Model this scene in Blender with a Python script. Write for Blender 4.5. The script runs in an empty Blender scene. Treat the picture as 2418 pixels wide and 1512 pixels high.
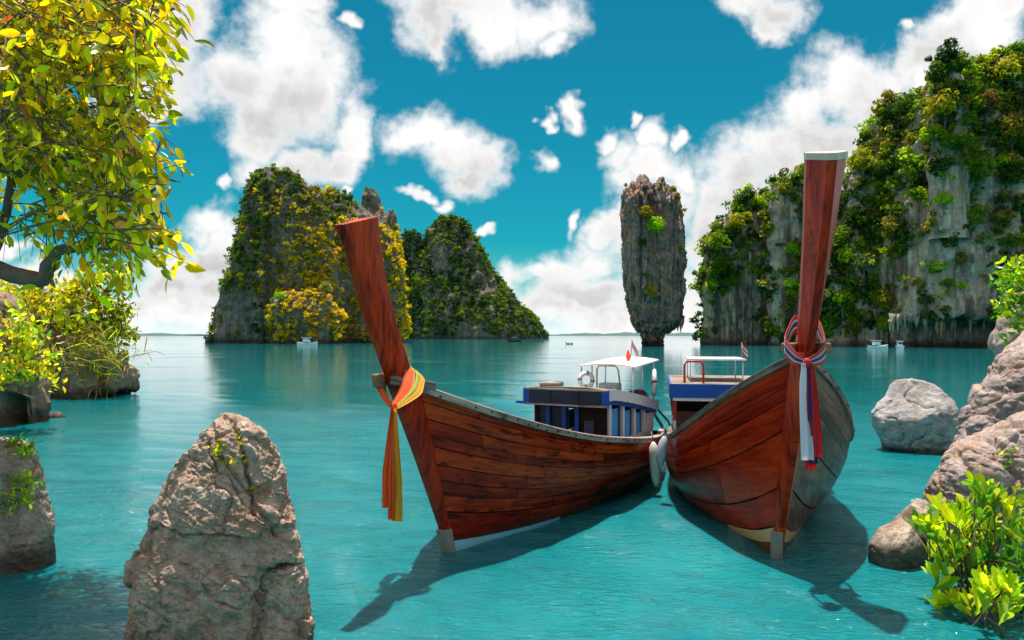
import bpy, math, random
import numpy as np
from mathutils import Vector, Matrix

random.seed(7)
rng = np.random.default_rng(7)
sc = bpy.context.scene
col = sc.collection

# ------------------------------------------------------------------ camera
# F is the focal length for a 2418 px wide picture, HZ the row of the horizon, EYE the eye height
F, CX, HZ, EYE = 1727.0, 1209.0, 793.0, 2.0
cam_d = bpy.data.cameras.new("camera")
cam = bpy.data.objects.new("camera", cam_d)
col.objects.link(cam)
cam.location = (0, 0, EYE)
cam.rotation_euler = (math.radians(90), 0, 0)
cam_d.sensor_width = 36.0
cam_d.lens = 36.0 * F / 2418.0
cam_d.shift_y = (HZ - 756.0) / 2418.0
cam_d.clip_start = 0.05
cam_d.clip_end = 30000.0
sc.camera = cam

# ------------------------------------------------------------------ world and sun
SUN_DIR = Vector((-0.05, 0.16, 0.985)).normalized()
SUN_EL = math.asin(SUN_DIR.z)
SUN_AZ = math.atan2(SUN_DIR.x, SUN_DIR.y)
SKY_STRENGTH = 0.10

world = bpy.data.worlds.new("World")
sc.world = world
world.use_nodes = True
world.cycles.sampling_method = "NONE"
wt = world.node_tree
for n in list(wt.nodes):
    wt.nodes.remove(n)


def nn(t, kind, **kw):
    n = t.nodes.new(kind)
    for k, v in kw.items():
        setattr(n, k, v)
    return n


def lk(t, a, b):
    t.links.new(a, b)


def sock(t, v, inp):
    """plug a socket or a constant into an input"""
    if hasattr(v, "is_output"):
        lk(t, v, inp)
    else:
        inp.default_value = v


def mth(t, op, a, b=None, c=None, clamp=False):
    n = nn(t, "ShaderNodeMath", operation=op, use_clamp=clamp)
    sock(t, a, n.inputs[0])
    if b is not None:
        sock(t, b, n.inputs[1])
    if c is not None:
        sock(t, c, n.inputs[2])
    return n.outputs[0]


def vmth(t, op, a, b=None):
    n = nn(t, "ShaderNodeVectorMath", operation=op)
    sock(t, a, n.inputs[0])
    if b is not None:
        sock(t, b, n.inputs["Scale"] if op == "SCALE" else n.inputs[1])
    return n.outputs["Value"] if op in ("LENGTH", "DOT_PRODUCT", "DISTANCE") else n.outputs[0]


def mixc(t, fac, a, b, blend="MIX"):
    n = nn(t, "ShaderNodeMix", data_type="RGBA", blend_type=blend)
    sock(t, fac, n.inputs[0])
    sock(t, a, n.inputs[6])
    sock(t, b, n.inputs[7])
    return n.outputs[2]


def smooth(t, v, lo, hi, a=0.0, b=1.0):
    n = nn(t, "ShaderNodeMapRange", interpolation_type="SMOOTHSTEP")
    sock(t, v, n.inputs[0])
    n.inputs[1].default_value = lo
    n.inputs[2].default_value = hi
    n.inputs[3].default_value = a
    n.inputs[4].default_value = b
    return n.outputs[0]


def rgba(c):
    return (c[0], c[1], c[2], 1.0)


# clouds: (x, y, half width, half height, tilt) on the sky, as angles given in picture rows and columns
CLOUDS = [
    (430, 40, 105, 120, 0), (425, 160, 85, 120, 0), (410, 255, 55, 60, 0), (330, 150, 110, 160, 0),
    (560, 190, 95, 100, 0), (680, 120, 105, 130, 15), (710, 25, 75, 70, 0), (640, 260, 150, 110, 0), (600, 335, 85, 60, 0),
    (725, 230, 95, 130, 0), (580, 405, 60, 48, 20), (835, 310, 45, 120, -10), (815, 395, 60, 55, 0), (700, 400, 110, 60, 0),
    (1015, 50, 75, 110, 10), (1030, 125, 36, 48, 0), (1130, 10, 190, 60, 0), (1270, 40, 85, 65, 20), (1300, 95, 36, 42, 20), (1190, 50, 60, 70, 0),
    (990, 308, 78, 56, -15), (1065, 355, 95, 75, -20), (1125, 375, 60, 75, 0), (1095, 425, 85, 42, 0),
    (820, 70, 24, 20, 0), (1255, 385, 26, 28, 0), (1322, 262, 30, 26, 20), (1275, 290, 18, 17, 0), (972, 476, 38, 18, -40),
    (1030, 492, 28, 24, 0), (1155, 546, 24, 13, 0), (1352, 512, 16, 22, 0), (500, 450, 24, 20, 0), (835, 470, 20, 24, 0),
    (1790, 0, 90, 48, 0), (1850, 30, 70, 66, 0), (1838, 80, 36, 34, 0),
    (2240, 75, 75, 60, 20), (2310, 60, 120, 85, 0), (2200, 150, 95, 60, 30), (2350, 10, 75, 50, 0), (2150, 78, 26, 17, -20), (2170, 230, 80, 80, 0),
    (1980, 195, 115, 78, 0), (2060, 240, 105, 115, 0), (1895, 250, 85, 76, 30), (1810, 320, 100, 76, 30), (1905, 350, 150, 130, 0),
    (1750, 410, 92, 84, 30), (1705, 480, 76, 90, 0), (1810, 490, 140, 130, 0), (1685, 570, 70, 95, 0), (2000, 360, 130, 130, 0), (2095, 205, 60, 70, 0),
    (1430, 308, 36, 30, 0), (1470, 352, 65, 55, -30), (1560, 312, 34, 36, 30), (1545, 395, 115, 66, 0), (1622, 312, 17, 30, -30), (1520, 270, 15, 20, -30),
    (1480, 420, 70, 62, 0), (1560, 490, 110, 85, 0), (1630, 440, 56, 76, 0), (1450, 530, 60, 42, 30), (1690, 660, 95, 130, 0), (1800, 640, 120, 120, 0),
    (1335, 625, 95, 46, 15), (1410, 600, 90, 60, 0), (1275, 652, 80, 34, 10), (1390, 690, 150, 60, 0), (1300, 728, 120, 46, 0), (1450, 740, 170, 56, 0), (1640, 720, 140, 80, 0),
    (445, 640, 100, 58, 0), (505, 600, 75, 62, 0), (395, 690, 100, 46, 0), (530, 560, 45, 60, 0), (490, 540, 66, 38, 15), (430, 745, 190, 40, 0), (510, 690, 90, 60, 0),
    (60, 705, 120, 46, 0), (40, 590, 66, 26, 0), (150, 655, 90, 36, 10), (1000, 700, 260, 60, 0), (2500, 300, 160, 120, 0), (-300, 420, 260, 120, 0), (2900, 500, 260, 160, 0), (260, 740, 140, 40, 0),
    (600, -300, 200, 130, 20), (1500, -420, 240, 150, -15), (2300, -260, 190, 110, 10), (-200, -200, 260, 160, 0), (1100, -900, 320, 200, 0),
]

# grey undersides of the thicker clouds
UNDERSIDES = [(1960, 330, 130, 60), (1850, 430, 130, 70), (1790, 540, 110, 90), (2060, 300, 70, 90), (1700, 640, 70, 80), (2240, 130, 80, 40), (1080, 420, 90, 40), (1030, 60, 60, 70),
              (680, 300, 90, 70), (700, 420, 90, 50), (450, 150, 70, 110), (440, 690, 130, 40), (480, 620, 70, 40), (1400, 700, 160, 40), (1560, 560, 90, 60), (1850, 40, 40, 40), (560, 240, 60, 60)]

grp = bpy.data.node_groups.new("cloud_field", "ShaderNodeTree")
grp.interface.new_socket("P", in_out="INPUT", socket_type="NodeSocketVector")
grp.interface.new_socket("Field", in_out="OUTPUT", socket_type="NodeSocketFloat")
grp.interface.new_socket("Under", in_out="OUTPUT", socket_type="NodeSocketFloat")
gi = nn(grp, "NodeGroupInput")
go = nn(grp, "NodeGroupOutput")
nz1 = nn(grp, "ShaderNodeTexNoise", noise_dimensions="2D")
nz1.inputs["Scale"].default_value = 7.0
nz1.inputs["Detail"].default_value = 4.0
nz1.inputs["Roughness"].default_value = 0.6
lk(grp, gi.outputs[0], nz1.inputs["Vector"])
warp = vmth(grp, "SUBTRACT", nz1.outputs["Color"], (0.5, 0.5, 0.5))
warp = vmth(grp, "SCALE", warp, 0.11)
pw = vmth(grp, "ADD", gi.outputs[0], warp)


def blob_field(blobs, grow, p, k=0.15):
    """smooth nearest scaled distance to a set of ellipses"""
    acc = None
    for k_, bl in enumerate(blobs):
        cx, cy, rx, ry = bl[:4]
        if acc is not None and k_ % 10 == 0:
            p = vmth(grp, "ADD", p, vmth(grp, "SCALE", acc, 1e-6))      # keeps the evaluation in order (short shader stack)
        sx, sy = F / (rx * grow), F / (ry * grow)
        m = nn(grp, "ShaderNodeVectorMath", operation="MULTIPLY_ADD")
        lk(grp, p, m.inputs[0])
        m.inputs[1].default_value = (sx, sy, 0)
        m.inputs[2].default_value = (-(cx - CX) / F * sx, -(HZ - cy) / F * sy, 0)
        d = vmth(grp, "LENGTH", m.outputs[0])
        acc = d if acc is None else mth(grp, "SMOOTH_MIN", acc, d, k)
    return acc, p


near_d, pw = blob_field(CLOUDS, 1.12, pw)
nz2 = nn(grp, "ShaderNodeTexNoise", noise_dimensions="2D")
nz2.inputs["Scale"].default_value = 12.0
nz2.inputs["Detail"].default_value = 6.0
nz2.inputs["Roughness"].default_value = 0.69
lk(grp, gi.outputs[0], nz2.inputs["Vector"])
f2 = mth(grp, "MULTIPLY_ADD", nz2.outputs["Fac"], 1.30, 0.34)
lk(grp, mth(grp, "SUBTRACT", f2, near_d), go.inputs[0])
under_d, pw = blob_field(UNDERSIDES, 1.1, vmth(grp, "ADD", pw, vmth(grp, "SCALE", near_d, 1e-6)), 0.3)
lk(grp, mth(grp, "SUBTRACT", mth(grp, "MULTIPLY_ADD", nz2.outputs["Fac"], 1.6, 0.2), under_d), go.inputs[1])

tc = nn(wt, "ShaderNodeTexCoord")
sep = nn(wt, "ShaderNodeSeparateXYZ")
lk(wt, tc.outputs["Generated"], sep.inputs[0])
ay = mth(wt, "MAXIMUM", mth(wt, "ABSOLUTE", sep.outputs[1]), 0.02)
uu = mth(wt, "DIVIDE", sep.outputs[0], ay)
vv = mth(wt, "DIVIDE", sep.outputs[2], ay)
cmb = nn(wt, "ShaderNodeCombineXYZ")
lk(wt, uu, cmb.inputs[0])
lk(wt, vv, cmb.inputs[1])
g0 = nn(wt, "ShaderNodeGroup", node_tree=grp)
lk(wt, cmb.outputs[0], g0.inputs[0])
rest = nn(wt, "ShaderNodeTexNoise")
rest.inputs["Scale"].default_value = 2.6
rest.inputs["Detail"].default_value = 5.0
rest.inputs["Roughness"].default_value = 0.6
lk(wt, tc.outputs["Generated"], rest.inputs["Vector"])
away = smooth(wt, mth(wt, "MAXIMUM", mth(wt, "MULTIPLY", mth(wt, "ABSOLUTE", uu), 1.30), mth(wt, "MULTIPLY", mth(wt, "ABSOLUTE", vv), 1.75)), 0.98, 1.5)
cover = mth(wt, "MULTIPLY", smooth(wt, rest.outputs["Fac"], 0.40, 0.56), away)  # cloud outside the view, added to whiten and brighten the fill light
dens = mth(wt, "MAXIMUM", smooth(wt, g0.outputs[0], -0.22, 0.66), cover)
core = smooth(wt, g0.outputs[0], 0.15, 0.85)
puff = nn(wt, "ShaderNodeTexNoise", noise_dimensions="2D")
puff.inputs["Scale"].default_value = 9.0
puff.inputs["Detail"].default_value = 5.0
puff.inputs["Roughness"].default_value = 0.6
lk(wt, cmb.outputs[0], puff.inputs["Vector"])
pf = smooth(wt, puff.outputs["Fac"], 0.40, 0.68)
und = smooth(wt, g0.outputs[1], -0.9, 1.0)
shade = mth(wt, "MULTIPLY", core, mth(wt, "ADD", mth(wt, "MULTIPLY", und, 0.75), mth(wt, "MULTIPLY", pf, 0.20), clamp=True))
cloud_col = mixc(wt, shade, (5.75, 5.7, 5.65, 1), (3.3, 3.25, 3.25, 1))
skyt = nn(wt, "ShaderNodeTexSky", sky_type="NISHITA")
skyt.sun_disc = False
skyt.sun_elevation = SUN_EL
skyt.sun_rotation = SUN_AZ
skyt.air_density = 1.0
skyt.dust_density = 0.6
skyt.ozone_density = 1.5
sky_col = mixc(wt, 1.0, skyt.outputs[0], (0.025, 0.45, 0.45, 1), "MULTIPLY")
# the pale moist air low over the sea
low = mth(wt, "POWER", mth(wt, "SUBTRACT", 1.0, mth(wt, "MULTIPLY", mth(wt, "MAXIMUM", sep.outputs[2], 0.0), 7.5), clamp=True), 2.2)
sky_col = mixc(wt, mth(wt, "MULTIPLY", low, 0.85), sky_col, (6.2, 6.6, 6.9, 1))
both = mixc(wt, dens, sky_col, cloud_col)
bg = nn(wt, "ShaderNodeBackground")
lk(wt, both, bg.inputs[0])
bg.inputs[1].default_value = SKY_STRENGTH
wo = nn(wt, "ShaderNodeOutputWorld")
lk(wt, bg.outputs[0], wo.inputs[0])

sun_d = bpy.data.lights.new("sun", "SUN")
sun_d.energy = 4.6
sun_d.angle = math.radians(0.5)
sun_d.color = (1.0, 0.94, 0.84)
sun = bpy.data.objects.new("sun", sun_d)
col.objects.link(sun)
sun.rotation_euler = SUN_DIR.to_track_quat("Z", "Y").to_euler()

sc.view_settings.view_transform = "Standard"
sc.view_settings.look = "None"
sc.view_settings.exposure = 0.85
sc.view_settings.gamma = 1.0
sc.view_settings.use_curve_mapping = False
sc.cycles.use_denoising = True
sc.cycles.use_adaptive_sampling = True
sc.cycles.adaptive_threshold = 0.02
sc.cycles.max_bounces = 6
sc.cycles.diffuse_bounces = 3
sc.cycles.glossy_bounces = 3
sc.cycles.transmission_bounces = 3
sc.cycles.caustics_reflective = False
sc.cycles.caustics_refractive = False


# ------------------------------------------------------------------ numeric helpers
def X(px, Y):
    return (px - CX) / F * Y


def Z(py, Y):
    return EYE - (py - HZ) / F * Y


def at(px, py, Y):
    return np.array([X(px, Y), Y, Z(py, Y)])


def depth(py):
    return F * EYE / (py - HZ)


_perm = np.random.default_rng(3).permutation(256)
_perm = np.concatenate([_perm, _perm, _perm])
_grad = np.random.default_rng(4).normal(size=(256, 3))
_grad /= np.linalg.norm(_grad, axis=1)[:, None]


def noise3(p):
    p = np.asarray(p, float)
    i = np.floor(p).astype(int)
    f = p - i
    i &= 255
    u = f * f * f * (f * (f * 6 - 15) + 10)
    out = 0
    for dx in (0, 1):
        for dy in (0, 1):
            for dz in (0, 1):
                h = _perm[_perm[_perm[(i[..., 0] + dx) & 255] + ((i[..., 1] + dy) & 255)] + ((i[..., 2] + dz) & 255)]
                g = _grad[h]
                dv = g[..., 0] * (f[..., 0] - dx) + g[..., 1] * (f[..., 1] - dy) + g[..., 2] * (f[..., 2] - dz)
                w = (u[..., 0] if dx else 1 - u[..., 0]) * (u[..., 1] if dy else 1 - u[..., 1]) * (u[..., 2] if dz else 1 - u[..., 2])
                out = out + w * dv
    return out * 1.5


def fbm(p, oct=5, lac=2.03, gain=0.5):
    p = np.asarray(p, float)
    a, s, t = 1.0, 0.0, 0.0
    for k in range(oct):
        s = s + a * noise3(p + 17.3 * k)
        t += a
        a *= gain
        p = p * lac
    return s / t


def ridged(p, oct=5, lac=2.1, gain=0.5):
    p = np.asarray(p, float)
    a, s, t = 1.0, 0.0, 0.0
    for k in range(oct):
        s = s + a * (1 - 2 * np.abs(noise3(p + 9.1 * k)))
        t += a
        a *= gain
        p = p * lac
    return s / t


def worley(p, seed=0):
    """distance to the two nearest feature points and a random value of the nearest cell"""
    p = np.asarray(p, float)
    sh = p.shape[:-1]
    q = p.reshape(-1, 3)
    base = np.floor(q).astype(int)
    d1 = np.full(len(q), 9.0)
    d2 = np.full(len(q), 9.0)
    cell = np.zeros(len(q))
    facet = np.zeros(len(q))
    R = np.random.default_rng(seed + 50).uniform(size=(256, 4))
    G = np.random.default_rng(seed + 51).normal(size=(256, 3))
    for dx in (-1, 0, 1):
        for dy in (-1, 0, 1):
            for dz in (-1, 0, 1):
                c = base + (dx, dy, dz)
                h = _perm[_perm[_perm[c[:, 0] & 255] + (c[:, 1] & 255)] + (c[:, 2] & 255)]
                f = c + R[h, :3]
                dv = q - f
                d = np.sqrt((dv ** 2).sum(-1))
                near = d < d1
                d2 = np.where(near, d1, np.minimum(d2, d))
                cell = np.where(near, R[h, 3], cell)
                facet = np.where(near, (dv * G[h]).sum(-1), facet)
                d1 = np.where(near, d, d1)
    return d1.reshape(sh), d2.reshape(sh), cell.reshape(sh), facet.reshape(sh)


def pch(xs, ys):
    """a smooth monotone curve through points"""
    xs, ys = np.array(xs, float), np.array(ys, float)
    h = np.diff(xs)
    dl = np.diff(ys) / h
    m = np.zeros(len(xs))
    for k in range(1, len(xs) - 1):
        if dl[k - 1] * dl[k] > 0:
            w1, w2 = 2 * h[k] + h[k - 1], h[k] + 2 * h[k - 1]
            m[k] = (w1 + w2) / (w1 / dl[k - 1] + w2 / dl[k])
    m[0], m[-1] = dl[0], dl[-1]

    def f(x):
        x = np.clip(np.asarray(x, float), xs[0], xs[-1])
        k = np.clip(np.searchsorted(xs, x, side="right") - 1, 0, len(h) - 1)
        t = (x - xs[k]) / h[k]
        return ((2 * t**3 - 3 * t**2 + 1) * ys[k] + (t**3 - 2 * t**2 + t) * h[k] * m[k]
                + (-2 * t**3 + 3 * t**2) * ys[k + 1] + (t**3 - t**2) * h[k] * m[k + 1])
    return f


# ------------------------------------------------------------------ object helpers
def tag(o, label=None, cat=None, group=None, kind=None):
    if label:
        o["label"] = label
    if cat:
        o["category"] = cat
    if group:
        o["group"] = group
    if kind:
        o["kind"] = kind
    return o


def link(o, parent=None):
    col.objects.link(o)
    if parent is not None:
        o.parent = parent
    return o


def empty(name, loc=(0, 0, 0), rz=0.0, parent=None):
    o = bpy.data.objects.new(name, None)
    o.empty_display_size = 0.2
    o.location = loc
    o.rotation_euler = (0, 0, rz)
    return link(o, parent)


def mesh_np(name, v, faces, mat=None, smooth_shade=True, uv=None):
    """v (N,3); faces: one (M,k) array or a list of such arrays"""
    me = bpy.data.meshes.new(name)
    v = np.asarray(v, np.float32)
    fl = faces if isinstance(faces, list) else [faces]
    fl = [np.asarray(f, np.int32) for f in fl if len(f)]
    me.vertices.add(len(v))
    me.vertices.foreach_set("co", v.ravel())
    loops = np.concatenate([f.ravel() for f in fl])
    sizes = np.concatenate([np.full(len(f), f.shape[1], np.int32) for f in fl])
    starts = np.concatenate([[0], np.cumsum(sizes)[:-1]]).astype(np.int32)
    me.loops.add(len(loops))
    me.loops.foreach_set("vertex_index", loops)
    me.polygons.add(len(sizes))
    me.polygons.foreach_set("loop_start", starts)
    me.polygons.foreach_set("loop_total", sizes)
    me.polygons.foreach_set("use_smooth", np.full(len(sizes), smooth_shade, bool))
    if uv is not None:
        lay = me.uv_layers.new(name="UVMap")
        lay.data.foreach_set("uv", np.asarray(uv, np.float32)[loops].ravel())
    me.update(calc_edges=True)
    me.validate()
    if mat:
        me.materials.append(mat)
    return me


def put(name, me, parent=None, loc=None):
    o = bpy.data.objects.new(name, me)
    if loc is not None:
        o.location = loc
    return link(o, parent)


class MB:
    """collects simple solids into one mesh"""

    def __init__(self):
        self.v, self.f, self.uv = [], [], []
        self.n = 0

    def add(self, v, f, uv=None):
        v = np.asarray(v, float)
        self.v.append(v)
        self.f += [[i + self.n for i in q] for q in f]
        self.uv.append(np.asarray(uv, float) if uv is not None else v[:, [0, 2]] * 1.0 + v[:, [1, 1]] * [0.0, 0.31])
        self.n += len(v)
        return self

    def hexa(self, c8):
        """8 corners: bottom ring then top ring"""
        return self.add(c8, [(3, 2, 1, 0), (4, 5, 6, 7), (0, 1, 5, 4), (1, 2, 6, 5), (2, 3, 7, 6), (3, 0, 4, 7)])

    def box(self, c, s, rz=0.0, M=None):
        hx, hy, hz = s[0] / 2, s[1] / 2, s[2] / 2
        pts = np.array([(-hx, -hy, -hz), (hx, -hy, -hz), (hx, hy, -hz), (-hx, hy, -hz), (-hx, -hy, hz), (hx, -hy, hz), (hx, hy, hz), (-hx, hy, hz)])
        if rz:
            ca, sa = math.cos(rz), math.sin(rz)
            pts = pts @ np.array([[ca, sa, 0], [-sa, ca, 0], [0, 0, 1]])
        if M is not None:
            pts = pts @ np.array(M).T
        return self.hexa(pts + np.array(c))

    def tube(self, pts, rad, n=8, closed=False):
        pts = np.asarray(pts, float)
        rad = np.broadcast_to(np.asarray(rad, float), (len(pts),))
        vs, fs = [], []
        m = len(pts)
        up0 = None
        for i in range(m):
            if closed:
                d = pts[(i + 1) % m] - pts[i - 1]
            else:
                d = pts[min(i + 1, m - 1)] - pts[max(i - 1, 0)]
            d = d / (np.linalg.norm(d) + 1e-9)
            if up0 is None:
                a = np.array([0, 0, 1.0]) if abs(d[2]) < 0.9 else np.array([1.0, 0, 0])
            else:
                a = up0
            s = np.cross(d, a)
            s /= np.linalg.norm(s) + 1e-9
            up0 = np.cross(s, d)
            for k in range(n):
                t = 2 * math.pi * k / n
                vs.append(pts[i] + rad[i] * (math.cos(t) * s + math.sin(t) * up0))
        lim = m if closed else m - 1
        for i in range(lim):
            for k in range(n):
                a, b = i * n + k, i * n + (k + 1) % n
                c, e = ((i + 1) % m) * n + (k + 1) % n, ((i + 1) % m) * n + k
                fs.append((a, b, c, e))
        if not closed:
            fs.append(tuple(range(n - 1, -1, -1)))
            fs.append(tuple((m - 1) * n + k for k in range(n)))
        return self.add(vs, fs)

    def lathe(self, prof, c=(0, 0, 0), n=16, axis=2):
        vs, fs = [], []
        for (r, h) in prof:
            for k in range(n):
                t = 2 * math.pi * k / n
                q = [r * math.cos(t), r * math.sin(t), h]
                if axis == 1:
                    q = [q[0], q[2], q[1]]
                if axis == 0:
                    q = [q[2], q[0], q[1]]
                vs.append(np.array(q) + np.array(c))
        for i in range(len(prof) - 1):
            for k in range(n):
                fs.append((i * n + k, i * n + (k + 1) % n, (i + 1) * n + (k + 1) % n, (i + 1) * n + k))
        fs.append(tuple(range(n - 1, -1, -1)))
        fs.append(tuple((len(prof) - 1) * n + k for k in range(n)))
        return self.add(vs, fs)

    def sections(self, rings, cap=True):
        """loft a list of equal-length rings"""
        n = len(rings[0])
        vs = [p for r in rings for p in r]
        fs = []
        for i in range(len(rings) - 1):
            for k in range(n):
                fs.append((i * n + k, i * n + (k + 1) % n, (i + 1) * n + (k + 1) % n, (i + 1) * n + k))
        if cap:
            fs.append(tuple(range(n - 1, -1, -1)))
            fs.append(tuple((len(rings) - 1) * n + k for k in range(n)))
        return self.add(vs, fs)

    def mesh(self, name, mat, smooth_shade=False):
        me = bpy.data.meshes.new(name)
        v = np.concatenate(self.v)
        me.from_pydata([tuple(q) for q in v], [], self.f)
        uv = np.concatenate(self.uv)
        lay = me.uv_layers.new(name="UVMap")
        li = np.zeros(len(me.loops), np.int32)
        me.loops.foreach_get("vertex_index", li)
        lay.data.foreach_set("uv", uv[li].astype(np.float32).ravel())
        me.polygons.foreach_set("use_smooth", np.full(len(me.polygons), smooth_shade, bool))
        me.update()
        me.materials.append(mat)
        return me

    def build(self, name, mat, parent=None, smooth_shade=False, bevel=0.0):
        o = put(name, self.mesh(name, mat, smooth_shade), parent)
        if bevel:
            m = o.modifiers.new("bevel", "BEVEL")
            m.width = bevel
            m.segments = 2
            m.limit_method = "ANGLE"
        return o


def grid_faces(nr, nc, wrap=False):
    i, j = np.meshgrid(np.arange(nr - 1), np.arange(nc if wrap else nc - 1), indexing="ij")
    j2 = (j + 1) % nc
    return np.stack([i * nc + j, i * nc + j2, (i + 1) * nc + j2, (i + 1) * nc + j], -1).reshape(-1, 4)


def grid_normals(P, wrap_cols=True):
    """normals of a (nr, nc, 3) grid"""
    if wrap_cols:
        du = np.roll(P, -1, 1) - np.roll(P, 1, 1)
    else:
        du = np.gradient(P, axis=1)
    dv = np.gradient(P, axis=0)
    n = np.cross(du, dv)
    return n / (np.linalg.norm(n, axis=-1, keepdims=True) + 1e-9)


# ------------------------------------------------------------------ materials
def new_mat(name):
    m = bpy.data.materials.new(name)
    m.use_nodes = True
    t = m.node_tree
    bs = t.nodes["Principled BSDF"]
    return m, t, bs


def ramp(t, fac, stops):
    r = nn(t, "ShaderNodeValToRGB")
    while len(r.color_ramp.elements) < len(stops):
        r.color_ramp.elements.new(0.5)
    for e, (p, c) in zip(r.color_ramp.elements, stops):
        e.position = p
        e.color = rgba(c)
    lk(t, fac, r.inputs[0])
    return r.outputs[0]


def noise_n(t, vec, scale, detail=5, rough=0.55, dist=0.0):
    n = nn(t, "ShaderNodeTexNoise")
    n.inputs["Scale"].default_value = scale
    n.inputs["Detail"].default_value = detail
    n.inputs["Roughness"].default_value = rough
    n.inputs["Distortion"].default_value = dist
    if vec is not None:
        lk(t, vec, n.inputs["Vector"])
    return n.outputs["Fac"]


def mapping(t, vec, scale, rot=(0, 0, 0)):
    m = nn(t, "ShaderNodeMapping")
    m.inputs["Scale"].default_value = scale
    m.inputs["Rotation"].default_value = rot
    lk(t, vec, m.inputs["Vector"])
    return m.outputs[0]


def bump(t, bs, h, strength=0.4, dist=0.02):
    b = nn(t, "ShaderNodeBump")
    b.inputs["Strength"].default_value = strength
    b.inputs["Distance"].default_value = dist
    lk(t, h, b.inputs["Height"])
    lk(t, b.outputs[0], bs.inputs["Normal"])
    return b


def paint(name, c, rough=0.45, wear=0.25, spec=0.4, dirt=(0.12, 0.10, 0.09), scale=9.0):
    m, t, bs = new_mat(name)
    tcn = nn(t, "ShaderNodeTexCoord").outputs["Object"]
    a = noise_n(t, tcn, scale, 8, 0.65)
    b = noise_n(t, tcn, scale * 4.3, 6, 0.6)
    f = mth(t, "MULTIPLY", smooth(t, a, 0.50, 0.78), wear * 1.6)
    c1 = mixc(t, mth(t, "MULTIPLY", b, 0.5), rgba(c), rgba([x * 0.7 for x in c]))
    lk(t, mixc(t, f, c1, rgba(dirt)), bs.inputs["Base Color"])
    bs.inputs["Roughness"].default_value = rough
    bs.inputs["Specular IOR Level"].default_value = spec
    bump(t, bs, b, 0.15, 0.004)
    return m


def wood(name, dark, mid, light, rough=0.38, coat=0.06, worn=0.0, worn_col=(0.20, 0.16, 0.13), stains=0.5, scum=False):
    """planks: grain runs along UV.x; each object gets its own tone"""
    m, t, bs = new_mat(name)
    tcn = nn(t, "ShaderNodeTexCoord")
    oi = nn(t, "ShaderNodeObjectInfo")
    off = nn(t, "ShaderNodeCombineXYZ")
    lk(t, mth(t, "MULTIPLY", oi.outputs["Random"], 37.0), off.inputs[0])
    lk(t, mth(t, "MULTIPLY", oi.outputs["Random"], 91.0), off.inputs[1])
    uv = vmth(t, "ADD", tcn.outputs["UV"], off.outputs[0])
    grain = noise_n(t, mapping(t, uv, (0.9, 15.0, 1.0)), 2.0, 8, 0.64, 0.7)
    broad = noise_n(t, tcn.outputs["Object"], 2.3, 6, 0.62, 0.5)
    figure = noise_n(t, mapping(t, uv, (0.55, 4.5, 1.0)), 1.6, 6, 0.6, 1.1)
    spots = noise_n(t, mapping(t, uv, (1.5, 7.0, 1.0)), 2.4, 7, 0.62, 0.3)
    tone = mth(t, "ADD", mth(t, "MULTIPLY", grain, 0.72), mth(t, "MULTIPLY", broad, 0.50))
    tone = mth(t, "ADD", tone, mth(t, "MULTIPLY", figure, 0.75))
    tone = mth(t, "ADD", tone, mth(t, "MULTIPLY_ADD", oi.outputs["Random"], 0.30, -0.66))
    c = ramp(t, tone, [(0.20, dark), (0.46, mid), (0.74, light)])
    st = smooth(t, spots, 0.50, 0.66)
    c = mixc(t, mth(t, "MULTIPLY", st, stains), c, rgba([x * 0.22 for x in dark]))
    pores = smooth(t, noise_n(t, mapping(t, uv, (2.0, 60.0, 1.0)), 3.0, 4, 0.6), 0.56, 0.72)
    c = mixc(t, mth(t, "MULTIPLY", pores, 0.55), c, rgba([x * 0.35 for x in dark]))
    if scum:
        so = nn(t, "ShaderNodeSeparateXYZ")
        lk(t, tcn.outputs["Object"], so.inputs[0])
        lev = mth(t, "ADD", so.outputs[2], mth(t, "MULTIPLY_ADD", broad, 0.22, -0.11))
        c = mixc(t, smooth(t, lev, 0.02, 0.17, 0.85, 0.0), c, (0.060, 0.052, 0.020, 1))
    if worn:
        w = smooth(t, noise_n(t, tcn.outputs["Object"], 5.0, 9, 0.68, 0.4), 0.48, 0.70)
        c = mixc(t, mth(t, "MULTIPLY", w, worn), c, rgba(worn_col))
    lk(t, c, bs.inputs["Base Color"])
    r = mth(t, "MULTIPLY_ADD", grain, 0.25, rough - 0.1)
    lk(t, r, bs.inputs["Roughness"])
    bs.inputs["Coat Weight"].default_value = coat
    bs.inputs["Specular IOR Level"].default_value = 0.16
    bs.inputs["Coat Roughness"].default_value = 0.18
    bump(t, bs, mth(t, "ADD", grain, mth(t, "MULTIPLY", spots, 0.4)), 0.35, 0.006)
    return m


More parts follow.
